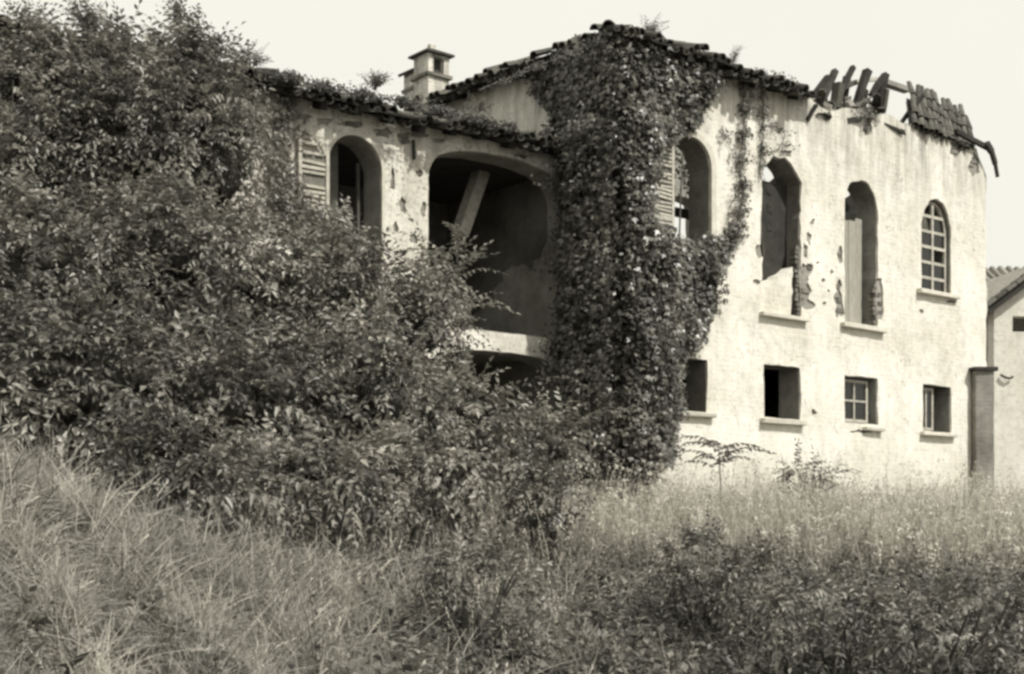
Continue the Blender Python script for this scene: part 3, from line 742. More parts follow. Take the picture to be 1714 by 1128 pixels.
# iron tie anchor on the wall
p0 = wf(688, 236); p1 = wf(689, 268)
m_ = MB(); m_.beam((p0[0], -.06, p0[1]), (p1[0], -.06, p1[1]), .045, .03); m_.build('wall_anchor', M['iron'], wing)
# window joinery behind the arched opening
for q in (.2, .82):
    x = wa0 + (wa1 - wa0) * q; m_ = MB(); m_.box(x - .02, x + .02, .30, .34, 4.5, wzt - .25, .003); m_.build('window_post', M['wood'], wing)
ring('window_surround', wa0, wa1, 4.5, wzt, .05, -.05, -.01, M['stone'], wing)
shutter(wing, wa0 - .03, .46, 4.9, wf(500, 216)[1], .5, -1, broken=(10, 11, 17, 18, 22))
# crumbled render: scattered bricks showing
def put_wbrick(x, z, sc, mat):
    o = bpy.data.objects.new('brick', brick0.data); COL.objects.link(o); o.parent = wing
    o.location = (x, .048 + random.uniform(-.012, .012), z); o.rotation_euler = (random.uniform(-.06, .06), random.uniform(-.05, .05), random.uniform(-.12, .12)); o.scale = (sc, 1, random.uniform(.7, 1.1))
wpatch = [patch(B, *q) for q in [(540, 205, 16, 8), (586, 208, 20, 6), (640, 222, 16, 9), (672, 232, 14, 12), (700, 226, 16, 7), (655, 300, 5, 18), (672, 345, 6, 14), (660, 380, 5, 10), (700, 290, 5, 6), (706, 350, 5, 12), (505, 196, 14, 7), (735, 236, 12, 5), (870, 262, 14, 4), (690, 400, 8, 10)]]
wcoat = link('render_coat', wall_mesh('wing_coat', out, [widen(va, .006), widen(loggia, .01), widen(under, .01)] + wpatch, .028, seed=2.9, grid=.15), M['plaster_wing'], wing); wcoat.location = (0, -.032, 0)
def wblk(s_, z):
    if any(inpoly([s_ + q], [z], h)[0] for h in (va, loggia, under) for q in (-.1, 0, .1)): return
    put_wbrick(s_, z, .98, None)
fill_bricks(wpatch, wblk, 4.6, 7.1, -5.5, 0)
# roof of the wing
roof_strip(wing, (-9.2, 0, WZ + .0), (1, 0, 0), (0, 1, 0), 9.15, 3.3, math.radians(16), over=.34, courses=3, step=.18, jig=2.0)
# chimney: plastered shaft, string course, vented head with tiled cap, and a lower flue beside it
cs, cz = on_front(B, 722, 165, 3.4)
ch = MB(); CXm, CYm = cs, 3.4
def wz(py): return on_front(B, 722, py, 3.4)[1]
hw = .215
ch.box(CXm - hw, CXm + hw, CYm - hw, CYm + hw, 7.4, wz(130)); chim = ch.build('chimney', M['plaster_wing'], wing, bevel=.01)
chim['label'] = 'square plastered chimney with vented head and tiled cap'
m_ = MB(); m_.box(CXm - hw - .045, CXm + hw + .045, CYm - hw - .045, CYm + hw + .045, wz(135), wz(129), .008); m_.build('string_course', M['brick'], chim)
zt0, zt1 = wz(129), wz(102)
for sx in (-1, 1):
    for sy in (-1, 1):
        m_ = MB(); a0, a1 = sorted((CXm + sx * hw, CXm + sx * (hw - .11))); c0, c1 = sorted((CYm + sy * hw, CYm + sy * (hw - .11)))
        m_.box(a0, a1, c0, c1, zt0, zt1, .004); m_.build('corner_post', M['plaster_wing'], chim)
m_ = MB(); m_.box(CXm - hw + .1, CXm + hw - .1, CYm - hw + .1, CYm + hw - .1, zt0, zt1 - .01); m_.build('flue', M['inner'], chim)
m_ = MB(); m_.box(CXm - hw + .002, CXm - hw + .05, CYm - hw + .05, CYm + hw - .05, zt0, zt1); m_.build('side_slab', M['plaster_wing'], chim)
m_ = MB(); m_.box(CXm - hw, CXm + hw, CYm - hw, CYm + hw, zt1, zt1 + .05); m_.build('head_slab', M['plaster_wing'], chim)
m_ = MB(); e = hw + .07; zc = zt1 + .05; m_.add([(CXm - e, CYm - e, zc), (CXm + e, CYm - e, zc), (CXm + e, CYm + e, zc), (CXm - e, CYm + e, zc), (CXm - e, CYm - e, zc + .035), (CXm + e, CYm - e, zc + .035), (CXm + e, CYm + e, zc + .035), (CXm - e, CYm + e, zc + .035), (CXm - .03, CYm, zc + .17), (CXm + .03, CYm, zc + .17)],
    [(0, 3, 2, 1), (0, 1, 5, 4), (1, 2, 6, 5), (2, 3, 7, 6), (3, 0, 4, 7), (4, 5, 9, 8), (5, 6, 9), (6, 7, 8, 9), (7, 4, 8)]); m_.build('chimney_cap', M['tile'], chim)
m_ = MB(); m_.box(CXm - .05, CXm + .05, CYm - .05, CYm + .05, zc + .12, zc + .21, .01); m_.build('finial', M['plaster_wing'], chim)
f2 = on_front(B, 692, 150, 3.9)
m_ = MB(); m_.box(f2[0] - .08, f2[0] + .12, 3.78, 4.08, 7.4, on_front(B, 688, 122, 3.9)[1]); ch2 = m_.build('low_chimney', M['plaster_wing'], wing, bevel=.01)
zq = on_front(B, 688, 122, 3.9)[1]
m_ = MB(); m_.beam((f2[0] - .16, 3.93, zq - .02), (f2[0] + .15, 3.93, zq + .14), .36, .045); m_.build('slab_cap', M['tile'], ch2)
m_ = MB(); m_.box(f2[0] - .11, f2[0] + .15, 3.75, 4.11, zq - .32, zq - .26, .008); m_.build('string_course', M['brick'], ch2)

# ================================================================== PIER AND NEIGHBOUR
P0 = world_at(1634, 620, 25.6)
pier = thing('boundary_wall', 'grey stained stub of boundary wall with flat cap at the right end of the ruin', 'wall', (P0[0], P0[1], 1.4), ANG * .25)
o = link('wall', wall_mesh('pier', ragged([(0, -.4), (.35, -.4), (.35, P0[2] - 1.4), (0, P0[2] - 1.4)], .15, .01), [], 1.2, grid=.15, rough=.02), M['pier'], pier)
boxpart('cap_stone', M['wood_dark'], pier, -.07, .42, -.06, 1.25, P0[2] - 1.4, P0[2] - 1.33, j=.008)

N0 = world_at(1664, 620, 31.0)
nb_ = thing('neighbour_house', 'pale neighbouring house with grey tiled roof at the right edge', 'house', (N0[0], N0[1], 0), math.radians(8))
def nz(py): return EYE + (HZ - py) / F_PX * 31.0
zl = nz(512); zr = nz(476)
sl_ = (zr - zl) / ((1714 - 1664) / F_PX * 31.0)
W_ = 1.5
wx0, wx1 = (1697 - 1664) / F_PX * 31, (1697 - 1664) / F_PX * 31 + .62
link('front_wall', wall_mesh('neighbour_wall', ragged([(0, .6), (2 * W_, .6), (2 * W_, zl), (W_, zl + sl_ * W_), (0, zl)], .3, .006), [ragged([(wx0, nz(554)), (wx1, nz(554)), (wx1, nz(528)), (wx0, nz(528))], .3, .004)], .3, grid=.4), M['plaster_far'], nb_)
boxpart('room_back', M['wood_dark'], nb_, .3, 2 * W_ - .3, 1.8, 2.0, .6, 6.3)
link('side_wall', wall_mesh('neighbour_side', ragged([(.31, .6), (4.3, .6), (4.3, zl), (.31, zl)], .4, .006), [], .3, grid=.5, axis='y'), M['pier'], nb_)  # darker render than the front: this side's shade is in its colour
# verge boards and roof
dirx = Vector((1, 0, sl_)).normalized()
ln = W_ * math.hypot(1, sl_)
def rp(x, y): return Vector((x, y, zl + sl_ * x))
m_ = MB(); m_.beam(rp(-.28, -.22) + Vector((0, 0, .05)), rp(W_, -.22) + Vector((0, 0, .05)), .05, .16); m_.build('verge_board', M['wood_dark'], nb_)
for k in range(2):
    for i in range(7):
        o = bpy.data.objects.new('roof_tile', TM); COL.objects.link(o); o.parent = nb_
        p = rp(-.3 + i * .24, -.25 + k * .2) + Vector((0, 0, .15)); sd = Vector((0, 1, 0))
        o.matrix_local = Matrix.Translation(p) @ Matrix((dirx, sd, dirx.cross(sd))).transposed().to_4x4()
m_ = MB(); v0 = [rp(-.3, -.2), rp(W_, -.2), rp(W_, 4.5), rp(-.3, 4.5)]; v1 = [Vector(p) + Vector((0, 0, .11)) for p in v0]
m_.add(v0 + v1, [(0, 3, 2, 1), (4, 5, 6, 7), (0, 1, 5, 4), (1, 2, 6, 5), (2, 3, 7, 6), (3, 0, 4, 7)])
q = [Vector((2 * W_ - p.x, p.y, p.z)) for p in v0]; q1 = [p + Vector((0, 0, .11)) for p in q]
m_.add(q + q1, [(0, 1, 2, 3), (4, 7, 6, 5), (0, 4, 5, 1), (1, 5, 6, 2), (2, 6, 7, 3), (3, 7, 4, 0)])
m_.build('roof', M['tile_grey'], nb_)
for k, (xx, zz) in enumerate(((.32, nz(632)), )):
    m_ = MB(); m_.tube([(xx - .2, -.06, zz + .06), (xx - .1, -.08, zz), (xx, -.09, zz - .02), (xx + .1, -.07, zz + .02)], .03, .025); m_.build('pipe_bracket', M['iron'], nb_)
# barn whose roof slope rises behind the neighbour
N1 = world_at(1600, 455, 40.0)
barn = thing('barn', 'barn with a broad grey tiled roof slope rising behind the neighbouring house', 'barn', (N1[0], N1[1], 0), math.radians(3))
zt_ = EYE + (HZ - 450) / F_PX * 42.5; ze_ = EYE + (HZ - 520) / F_PX * 40
link('wall', wall_mesh('barn_wall', [(0, .6), (12, .6), (12, ze_), (0, ze_)], [], .3, grid=.8), M['plaster_far'], barn)
ax = Vector((1, 0, 0)); slv = Vector((0, 2.5, zt_ - ze_)); 
m_ = MB(); m_.add([(-.2, -.3, ze_), (12, -.3, ze_), (12, 2.5, zt_), (-.2, 2.5, zt_), (12, 5.3, ze_), (-.2, 5.3, ze_)], [(0, 1, 2, 3), (3, 2, 4, 5), (0, 3, 5), (1, 4, 2), (0, 5, 4, 1)]); rf = m_.build('roof', M['tile_grey'], barn)
for i in range(46):
    m_ = MB() if i == 0 else None
    if i == 0:
        m_.tube([Vector((0, -.34, ze_ + .03)), Vector((0, 2.5, zt_ + .03))], .1, .1, 6); tr0 = m_.build('tile_row', M['tile_grey'], rf)
    else:
        o = tr0.copy(); COL.objects.link(o); o.location = (i * .26, 0, random.uniform(-.015, .015))

# ================================================================== VEGETATION
def leaf(L, W, fold=.25, droop=.15):
    V = [(0, 0, 0), (.38 * L, W / 2, fold * W), (L, 0, -droop * L), (.38 * L, -W / 2, fold * W), (.45 * L, 0, 0)]
    return np.array(V), np.array([(0, 4, 1), (4, 2, 1), (0, 3, 4), (4, 3, 2)])
def leaf2(L, W, fold=.25, droop=.15):
    V = [(0, 0, 0), (.42 * L, W / 2, fold * W), (L, 0, -droop * L), (.42 * L, -W / 2, fold * W)]
    return np.array(V), np.array([(0, 2, 1), (0, 3, 2)])
def rot(ax, a):
    c, s = math.cos(a), math.sin(a)
    return np.array({'x': [[1, 0, 0], [0, c, -s], [0, s, c]], 'y': [[c, 0, s], [0, 1, 0], [-s, 0, c]], 'z': [[c, -s, 0], [s, c, 0], [0, 0, 1]]}[ax])
def merge(parts):
    V, Fc, S = [], [], []; k = 0
    for v, f, s in parts:
        V.append(v); Fc.append(f + k); S.append(np.full(len(v), s)); k += len(v)
    return np.concatenate(V), np.concatenate(Fc), np.concatenate(S)
def ribbon(P, w0, w1, ax=1):
    P = np.array(P); n = len(P); V = []
    for i, p in enumerate(P):
        w = w0 + (w1 - w0) * i / (n - 1); d = np.zeros(3); d[ax] = w / 2; V += [p - d, p + d]
    Fc = []
    for i in range(n - 1): Fc += [(2 * i, 2 * i + 1, 2 * i + 3), (2 * i, 2 * i + 3, 2 * i + 2)]
    return np.array(V), np.array(Fc)

def T_spray(nl=8, L=.34, lf=.085, w=.045, arc=.35, r=random):
    """arching twig with paired leaflets, along +x"""
    parts = []; cur = lambda t: np.array([t * L, .02 * math.sin(t * 3), arc * L * (t - 1.15 * t * t)])
    v, f = ribbon([cur(t) for t in (0, .5, 1)], .007, .003); parts.append((v, f, -.15))
    for i in range(nl):
        t = .12 + .88 * i / (nl - 1); sd = 1 if i % 2 else -1; s = r.uniform(.8, 1.2) * (1.1 - .35 * t)
        v, f = leaf2(lf * s, w * s, r.uniform(.15, .4), r.uniform(.05, .3))
        a = sd * r.uniform(.7, 1.25) if i < nl - 1 else 0
        R = rot('z', a) @ rot('y', r.uniform(-.1, .6)) @ rot('x', r.uniform(-.5, .5))
        parts.append((v @ R.T + cur(t), f, r.uniform(-.18, .18)))
    return merge(parts)
def T_ivy(sz=.1, r=random):
    V = [(0, 0, .01)]; k = [(.0, -.25), (.35, -.5), (.42, -.18), (.95, 0), (.42, .18), (.35, .5), (.0, .25)]
    for x, y in k: V.append((x, y, -.12 * abs(y) - .12 * x * x + r.uniform(-.05, .05)))
    V = np.array(V) * sz; Fc = np.array([(0, i, i + 1) for i in range(1, 7)])
    return V, Fc, np.zeros(len(V))
def T_cluster(n=5, sz=.1, r=random):
    parts = []
    for i in range(n):
        v, f, s = T_ivy(sz * r.uniform(.7, 1.15), r)
        R = rot('x', r.uniform(0, 6.28)) @ rot('z', r.uniform(-.9, .9)) @ rot('y', r.uniform(-.9, .9))
        R = rot('z', r.uniform(-1.2, 1.2)) @ rot('y', r.uniform(-.5, .9)) @ rot('x', r.uniform(-.6, .6))
        parts.append((v @ R.T + np.array([r.uniform(-.08, .08), r.uniform(-.1, .1), r.uniform(-.07, .07)]), f, r.uniform(-.22, .22)))
    return merge(parts)
def T_weed(h=.6, nl=14, lf=.1, w=.045, r=random, flower=False):
    """upright herb, +z"""
    parts = []; bx_, by_ = r.uniform(-.25, .25), r.uniform(-.25, .25); cur = lambda t: np.array([bx_ * t * t * h, by_ * t * t * h, t * h])
    v, f = ribbon([cur(t) for t in (0, .5, 1)], .009, .004, 0); parts.append((v, f, .05))
    for i in range(nl):
        t = .12 + .88 * i / nl; s = r.uniform(.7, 1.25) * (1.25 - .75 * t); v, f = leaf(lf * s, w * s, r.uniform(.1, .35), r.uniform(.1, .5))
        R = rot('z', i * 2.4 + r.uniform(-.3, .3)) @ rot('y', r.uniform(-.8, .35)) @ rot('x', r.uniform(-.3, .3))
        parts.append((v @ R.T + cur(t), f, r.uniform(-.2, .2)))
    if flower:
        for i in range(12):
            a = r.uniform(0, 6.28); rr = r.uniform(0, .09); v, f = leaf2(.025, .022)
            parts.append((v @ rot('y', r.uniform(-1, 1)).T + cur(1) + np.array([rr * math.cos(a), rr * math.sin(a), r.uniform(-.02, .03)]), f, .45))
    return merge(parts)
def T_tuft(nb_=12, h=.35, lean=.5, w=.008, seg=3, r=random, seed=False):
    parts = []
    for i in range(nb_):
        a = r.uniform(0, 6.28); q = r.uniform(.55, 1.15) * h; le = lean * r.uniform(.3, 1.3); bx_ = r.uniform(-.07, .07); by_ = r.uniform(-.07, .07)
        P = []
        for k in range(seg + 1):
            t = k / seg; out_ = le * q * t * t * 1.1; P.append((out_, 0, q * (t - .38 * le * t * t * t)))
        v, f = ribbon(P, w, w * .25)
        parts.append((v @ rot('z', a).T + np.array([bx_, by_, 0]), f, r.uniform(-.25, .25)))
        if seed and i % 3 == 0:
            tip = np.array(P[-1]);
            for m in range(5):
                v, f = leaf2(.045, .012); R = rot('z', a) @ rot('y', r.uniform(-1.3, .2))
                parts.append((v @ R.T + rot('z', a) @ (tip * (1 - .05 * m)) + np.array([bx_, by_, 0]), f, .35))
    return merge(parts)

def basis(fwd, up):
    f = fwd / np.linalg.norm(fwd, axis=1, keepdims=True)
    s = np.cross(up, f); s /= np.linalg.norm(s, axis=1, keepdims=True) + 1e-9
    u = np.cross(f, s); return np.stack([f, s, u], 1)          # rows: images of x, y, z
def bake(templates, P, B3, sc, shade):
    n = len(P); pick = rng.integers(0, len(templates), n); Vs, Fs, Ss = [], [], []; k = 0
    for ti, (tv, tf, ts) in enumerate(templates):
        ii = np.nonzero(pick == ti)[0]
        if not len(ii): continue
        V = np.einsum('vi,nij->nvj', tv, B3[ii]) * sc[ii, None, None] + P[ii, None, :]
        Fq = tf[None] + (np.arange(len(ii)) * len(tv))[:, None, None] + k
        Vs.append(V.reshape(-1, 3)); Fs.append(Fq.reshape(-1, 3)); Ss.append(np.clip(shade[ii, None] + ts[None], 0, 1).ravel()); k += len(ii) * len(tv)
    return np.concatenate(Vs), np.concatenate(Fs), np.concatenate(Ss)
def joined(*bs):
    V, Fc, S = [], [], []; k = 0
    for v, f, s in bs: V.append(v); Fc.append(f + k); S.append(s); k += len(v)
    return np.concatenate(V), np.concatenate(Fc), np.concatenate(S)
TRIS = [0]
def foliage(name, bk, mat, parent=None, kind='stuff', loc=None):
    V, Fc, S = bk; TRIS[0] += len(Fc)
    if loc is not None: V = V - np.array(loc)
    me = mesh_tris(name, V, Fc, S); return link(name, me, mat, parent, kind)

SPR = [T_spray(nl=random.choice((7, 8, 9)), L=random.uniform(.28, .42), lf=random.uniform(.075, .1), w=random.uniform(.034, .05), arc=random.uniform(.25, .7)) for _ in range(8)]
SPRL = [T_spray(nl=13, L=random.uniform(.55, .7), lf=.11, w=.045, arc=random.uniform(.4, .8)) for _ in range(4)]
CLU = [T_cluster(6, .078) for _ in range(12)]
TRI = [T_cluster(4, .085) for _ in range(8)]

def unit(n):
    v = rng.normal(size=(n, 3)); return v / np.linalg.norm(v, axis=1, keepdims=True)

def ellipsoid_mesh(blobs, shrink, loc):
    """added lumpy core, dark in place of the shade inside a shrub"""
    import bmesh
    Vs, Fs = [], []; k = 0
    bm = bmesh.new(); bmesh.ops.create_icosphere(bm, subdivisions=3, radius=1); v0 = np.array([v.co[:] for v in bm.verts]); f0 = np.array([[v.index for v in f.verts] for f in bm.faces]); bm.free()
    for c, r in blobs:
        V = v0 * (1 + .16 * wob(v0 * 2 + np.array(c), 1.5))[:, None] * np.array(r) * shrink + np.array(c) - np.array(loc)
        Vs.append(V); Fs.append(f0 + k); k += len(v0)
    return np.concatenate(Vs), np.concatenate(Fs)

SHRUBS = 0
def shrub(name, label, cat, cpx, mat, density=120, templates=None, lump=7, twigs=10, seed=0, core=.6, scale=.94, gap=.4, sub=True, gz=None, stems=True):
    """cpx: main masses as (px, py, radius px across, radius px high, distance, depth factor)"""
    templates = templates or SPR
    blobs = []
    for (px, py, rx, rz, D, kd) in cpx:
        c = world_at(px, py, D); a = rx / F_PX * D; h = rz / F_PX * D
        blobs.append((c, np.array([a, a * kd, h])))
        for _ in range(lump):
            d = unit(1)[0]; d[1] = -abs(d[1]) if random.random() < .8 else d[1]; q = random.uniform(.28, .46)
            blobs.append((c + d * np.array([a, a * kd, h]) * random.uniform(.62, .8), np.array([a, a * kd, h]) * q * np.array([1, 1, 1]) + .08))
    base = blobs[0][0].copy(); base[2] = ground_z(base[0], base[1])
    t = thing(name, label, cat, tuple(base))
    P, N = [], []
    for c, r in blobs:
        ar = 4 * math.pi * ((r[0] * r[1]) ** 1.6 / 3 + (r[0] * r[2]) ** 1.6 / 3 + (r[1] * r[2]) ** 1.6 / 3) ** (1 / 1.6)
        n = int(ar * density * 1.08); d = unit(n)
        keep = (d[:, 1] < .25) | (rng.random(n) < .3); d = d[keep]
        hol = wob(d * 2.2 + c, 1.2, seed)                      # bosses and hollows
        rad = 1 + .29 * hol + rng.uniform(-.22, .08, len(d))
        p = c + d * r * rad[:, None]
        nrm = d / r; nrm /= np.linalg.norm(nrm, axis=1, keepdims=True)
        thin = rng.random(len(d)) > gap * np.clip(-hol * 1.4, 0, 1)
        P.append(p[thin]); N.append(nrm[thin])
    P = np.concatenate(P); N = np.concatenate(N)
    ins = np.zeros(len(P), bool)
    for c, r in blobs: ins |= (((P - c) / r) ** 2).sum(1) < .62
    gzv = ground_z(P[:, 0], P[:, 1]) if gz is None else gz
    # keep out of the masonry
    fw = (P[:, :2] - B) @ IV; fb = (P[:, :2] - A) @ IV; sb = (P[:, :2] - A) @ UV
    solid = ((fw > -.03) & (sb < 0) & (P[:, 2] < 7.2)) | ((fb > -.03) & (sb > -.02))
    ok = ~ins & (P[:, 2] > gzv) & ~solid
    P, N = P[ok], N[ok]
    n = len(P)
    fwd = N * .75 + unit(n) * .75 + np.array([0, -.1, -.12]); up = N * .5 + unit(n) * .35 + np.array([0, 0, 1.0])
    sh = np.clip(.37 + .16 * wob(P, 1.1, seed + 3) + .22 * wob(P, 2.6, seed + 9) + rng.normal(0, .2, n) + (rng.random(n) < .08) * .5, 0, 1)
    sc = rng.uniform(.75, 1.4, n) * scale
    foliage('foliage', bake(templates, P, basis(fwd, up), sc, sh), mat, t, 'stuff', base)
    if core:  # added dark core, so gaps between leaves read as shade
        V, Fc = ellipsoid_mesh([b_ for b_ in blobs if min(b_[1]) > .1], core, base); me = mesh_tris('dark_core', V, Fc, smooth=True)
        link('dark_core', me, M['inner'], t, 'stuff')
    if stems and twigs:
        m_ = MB(); c0, r0_ = blobs[0]
        for _ in range(twigs):
            a = random.uniform(0, 6.28); e_ = c0 + np.array([math.cos(a) * r0_[0] * .9, -abs(math.sin(a)) * r0_[1] * .95, random.uniform(.3, .95) * r0_[2]]) - base
            b0 = np.array([random.uniform(-.2, .2), random.uniform(-.1, .2), 0]); md_ = (b0 + e_) / 2 + np.array([0, 0, .25 * r0_[2]])
            m_.tube([b0, md_, e_], .022, .005, 5)
        m_.build('stem', M['twig'], t)
    return t

SM = M
# -- creepers that have swallowed the left end of the wing
shrub('climbing_creeper', 'huge dense creeper smothering the far left end of the low wing up to its roof', 'creeper',
      [(0, 255, 150, 140, 14.6, .5), (150, 210, 140, 108, 15.0, .5), (35, 130, 70, 55, 15.2, .6), (150, 108, 80, 36, 15.4, .6)], SM['leaf_creeper'], density=120, seed=1, lump=8)
shrub('climbing_creeper', 'creeper draped over the eaves left of the open shutter, tallest shoots on top', 'creeper',
      [(300, 210, 95, 105, 15.6, .5), (305, 120, 62, 48, 15.9, .6), (370, 280, 55, 100, 16.4, .35)], SM['leaf_creeper'], density=130, seed=2, lump=7)
# -- the thicket in front, plant by plant
shrub('thicket_shrub', 'broad arching shrub at the left edge below the big creeper', 'shrub', [(40, 470, 170, 120, 12.6, .7)], SM['leaf_shrub'], seed=3, density=115)
shrub('thicket_shrub', 'rounded shrub between the left creeper and the open shutter', 'shrub', [(255, 440, 135, 110, 13.6, .7)], SM['leaf_creeper'], seed=4, density=115)
shrub('thicket_shrub', 'pale leafy shrub directly below the open louvred shutter', 'shrub', [(420, 490, 105, 100, 14.8, .7)], SM['leaf_shrub'], seed=5, density=115)
shrub('thicket_shrub', 'shrub whose top sprays cover the foot of the arched wing window', 'shrub', [(560, 495, 80, 75, 15.4, .7), (567, 410, 30, 34, 15.9, .6)], SM['leaf_shrub'], seed=6, density=120, lump=7)
shrub('thicket_shrub', 'long-leaved shrub reaching into the wide open arch from its left side', 'shrub', [(700, 530, 68, 62, 16.3, .6), (735, 455, 22, 26, 16.9, .7)], SM['leaf_shrub'], seed=7, density=110, templates=SPR + SPRL[:2])
shrub('thicket_shrub', 'dark shrub at the left edge above the pale grassy bank', 'shrub', [(110, 650, 165, 100, 10.8, .7)], SM['leaf_dark'], seed=8, density=120)
shrub('thicket_shrub', 'wide dark shrub in the middle of the thicket, left of the floor slab', 'shrub', [(360, 680, 155, 115, 11.6, .7)], SM['leaf_dark'], seed=9, density=120)
shrub('thicket_shrub', 'tall bushy shrub in front of the white wall pier between window and arch', 'shrub', [(585, 670, 130, 110, 12.8, .7)], SM['leaf_shrub'], seed=10, density=120)
shrub('thicket_shrub', 'spreading shrub under the pale floor slab of the open arch', 'shrub', [(755, 728, 95, 68, 14.0, .7)], SM['leaf_shrub'], seed=11, density=120)
shrub('thicket_shrub', 'low shrub at the foot of the ivy column under the small dark arch', 'shrub', [(895, 755, 62, 50, 16.0, .7)], SM['leaf_shrub'], seed=12, density=120)
shrub('bramble', 'dark bramble on the lower left where thicket meets grassy bank', 'bramble', [(300, 805, 110, 50, 9.6, .7)], SM['leaf_dark'], seed=13, density=150, scale=.85, core=0)
shrub('bramble', 'bramble with small bright leaves at the lower middle of the thicket', 'bramble', [(500, 815, 120, 62, 10.6, .7)], SM['leaf_shrub'], seed=14, density=150, scale=.85, core=0)
shrub('bramble', 'bramble below the spreading shrub, right end of the thicket', 'bramble', [(680, 800, 80, 45, 11.8, .7)], SM['leaf_shrub'], seed=15, density=140, scale=.85, core=0)
shrub('low_bush', 'small dark bush among pale grass below the ivy column', 'bush', [(905, 835, 42, 34, 13.0, .8)], SM['leaf_dark'], seed=16, density=240, lump=4, scale=.7, core=0)
shrub('low_bush', 'dark bush in the foreground, middle of the picture', 'bush', [(800, 985, 80, 42, 8.6, .8)], SM['leaf_weed'], seed=17, density=220, lump=5, scale=.5, core=0)
shrub('low_bush', 'leafy dark bush in the centre right foreground before the pale weeds', 'bush', [(1170, 960, 60, 34, 10.0, .8), (1260, 990, 60, 28, 9.4, .8)], SM['leaf_weed'], seed=18, density=200, lump=6, scale=.55, core=0)
shrub('low_bush', 'leafy bush at the bottom right corner of the picture', 'bush', [(1600, 1040, 110, 50, 7.6, .8)], SM['leaf_weed'], seed=24, density=200, lump=6, scale=.5, core=0)
shrub('low_bush', 'low dark bush at the bottom edge right of centre', 'bush', [(1380, 1040, 90, 45, 7.8, .8)], SM['leaf_weed'], seed=25, density=200, lump=6, scale=.5, core=0)
shrub('low_bush', 'rounded bush against the white wall between second and third low window', 'bush', [(1352, 802, 26, 24, 20.0, .8)], SM['leaf_weed'], seed=19, density=170, lump=5, scale=.7, core=0)

# -- ivy on the corner of the block
IVY = [(1005, 58), (1060, 52), (1120, 78), (1190, 100), (1200, 130), (1185, 165), (1165, 195), (1135, 215), (1112, 235), (1100, 262), (1088, 300), (1090, 360), (1108, 402), (1150, 408), (1195, 400), (1238, 376),
       (1226, 410), (1200, 450), (1180, 478), (1198, 490), (1190, 530), (1160, 570), (1140, 600), (1130, 640), (1132, 700), (1120, 765), (1090, 800), (940, 800), (945, 620), (938, 560), (945, 440), (940, 300), (915, 235), (930, 200), (895, 150), (905, 110), (950, 80)]
def ivy_on_faces():
    n = 46000; out_ = []
    # front face
    x = rng.uniform(-.1, 3.3, n); z = rng.uniform(1.2, EZ + .05, n); px = py = None
    jx = 11 * wob(np.stack([x, z, x * 0], 1), 2.6, 5) + 5 * rng.normal(0, 1, n); jy = 11 * wob(np.stack([z, x, x * 0], 1), 2.6, 9)
    ctr = np.exp(-((x - .35) / 1.0) ** 2); thick = .10 + .50 * ctr * np.clip((8.4 - z) / 2.0, .35, 1) + .16 * np.maximum(0, wob(np.stack([x, z, z * 0], 1), 1.7, 3))
    thick *= np.where(z > 7.6, .6, 1)
    y = -.06 - thick * np.sqrt(rng.random(n)); px, py = to_px(f2w(A, x, y, z)); ok = inpoly(px + jx, py + jy, IVY); out_.append((np.stack([x, y, z], 1)[ok], np.array([0, -1, 0])))
    # side face, from the corner back past the wing
    n2 = 30000; t = rng.uniform(-.35, 2.6, n2); z = rng.uniform(1.2, EZ + .05, n2); 
    jx = 9 * wob(np.stack([t, z, t * 0], 1), 2.6, 15); 
    thick = .12 + .5 * np.exp(-((t - .1) / .6) ** 2) * np.where(z > 7.4, .5, 1)
    q = -.03 - thick * np.sqrt(rng.random(n2)); px, py = to_px(f2w(A, q, t, z)); ok = inpoly(px + jx, py + jx * .5, IVY) & ((t < .9) | (z > 7.35)); out_.append((np.stack([q, t, z], 1)[ok], np.array([-1, 0, 0])))
    P = np.concatenate([o[0] for o in out_]); N = np.concatenate([np.tile(o[1], (len(o[0]), 1)) for o in out_]).astype(float)
    return P, N
P, N = ivy_on_faces()
sel = rng.random(len(P)) < .56; P, N = P[sel], N[sel]
Pw = f2w(A, P[:, 0], P[:, 1], P[:, 2]); Nw = np.stack([UX * N[:, 0] - UY * N[:, 1], UY * N[:, 0] + UX * N[:, 1], N[:, 2]], 1)
n = len(P)
fwd = Nw * .55 + np.array([0, 0, -.75]) + unit(n) * .55; up = Nw + unit(n) * .35 + np.array([0, 0, .25])
sh = np.clip(.40 + .22 * wob(Pw, 1.2, 4) + rng.normal(0, .15, n), 0, 1)
ivy = thing('ivy', 'thick dark ivy covering the whole corner of the tall block from eaves to ground', 'ivy', (A[0], A[1], 1.5))
bs = (A[0], A[1], 1.5)
foliage('foliage', bake(CLU, Pw, basis(fwd, up), rng.uniform(.5, 1.5, n), sh), SM['leaf_ivy'], ivy, 'stuff', bs)
m_ = MB()
for k in range(9):
    x = random.uniform(-.05, .7); pts = []
    for j, z in enumerate(np.linspace(1.4, random.uniform(6, 8.4), 9)):
        p = f2w(A, x + .1 * math.sin(j * 1.1 + k) + (.12 * j * (k % 3) * .5), -.08 - .05 * random.random(), z); pts.append(p - np.array(bs))
    m_.tube(pts, .03, .01, 5)
m_.build('stem', M['twig'], ivy)

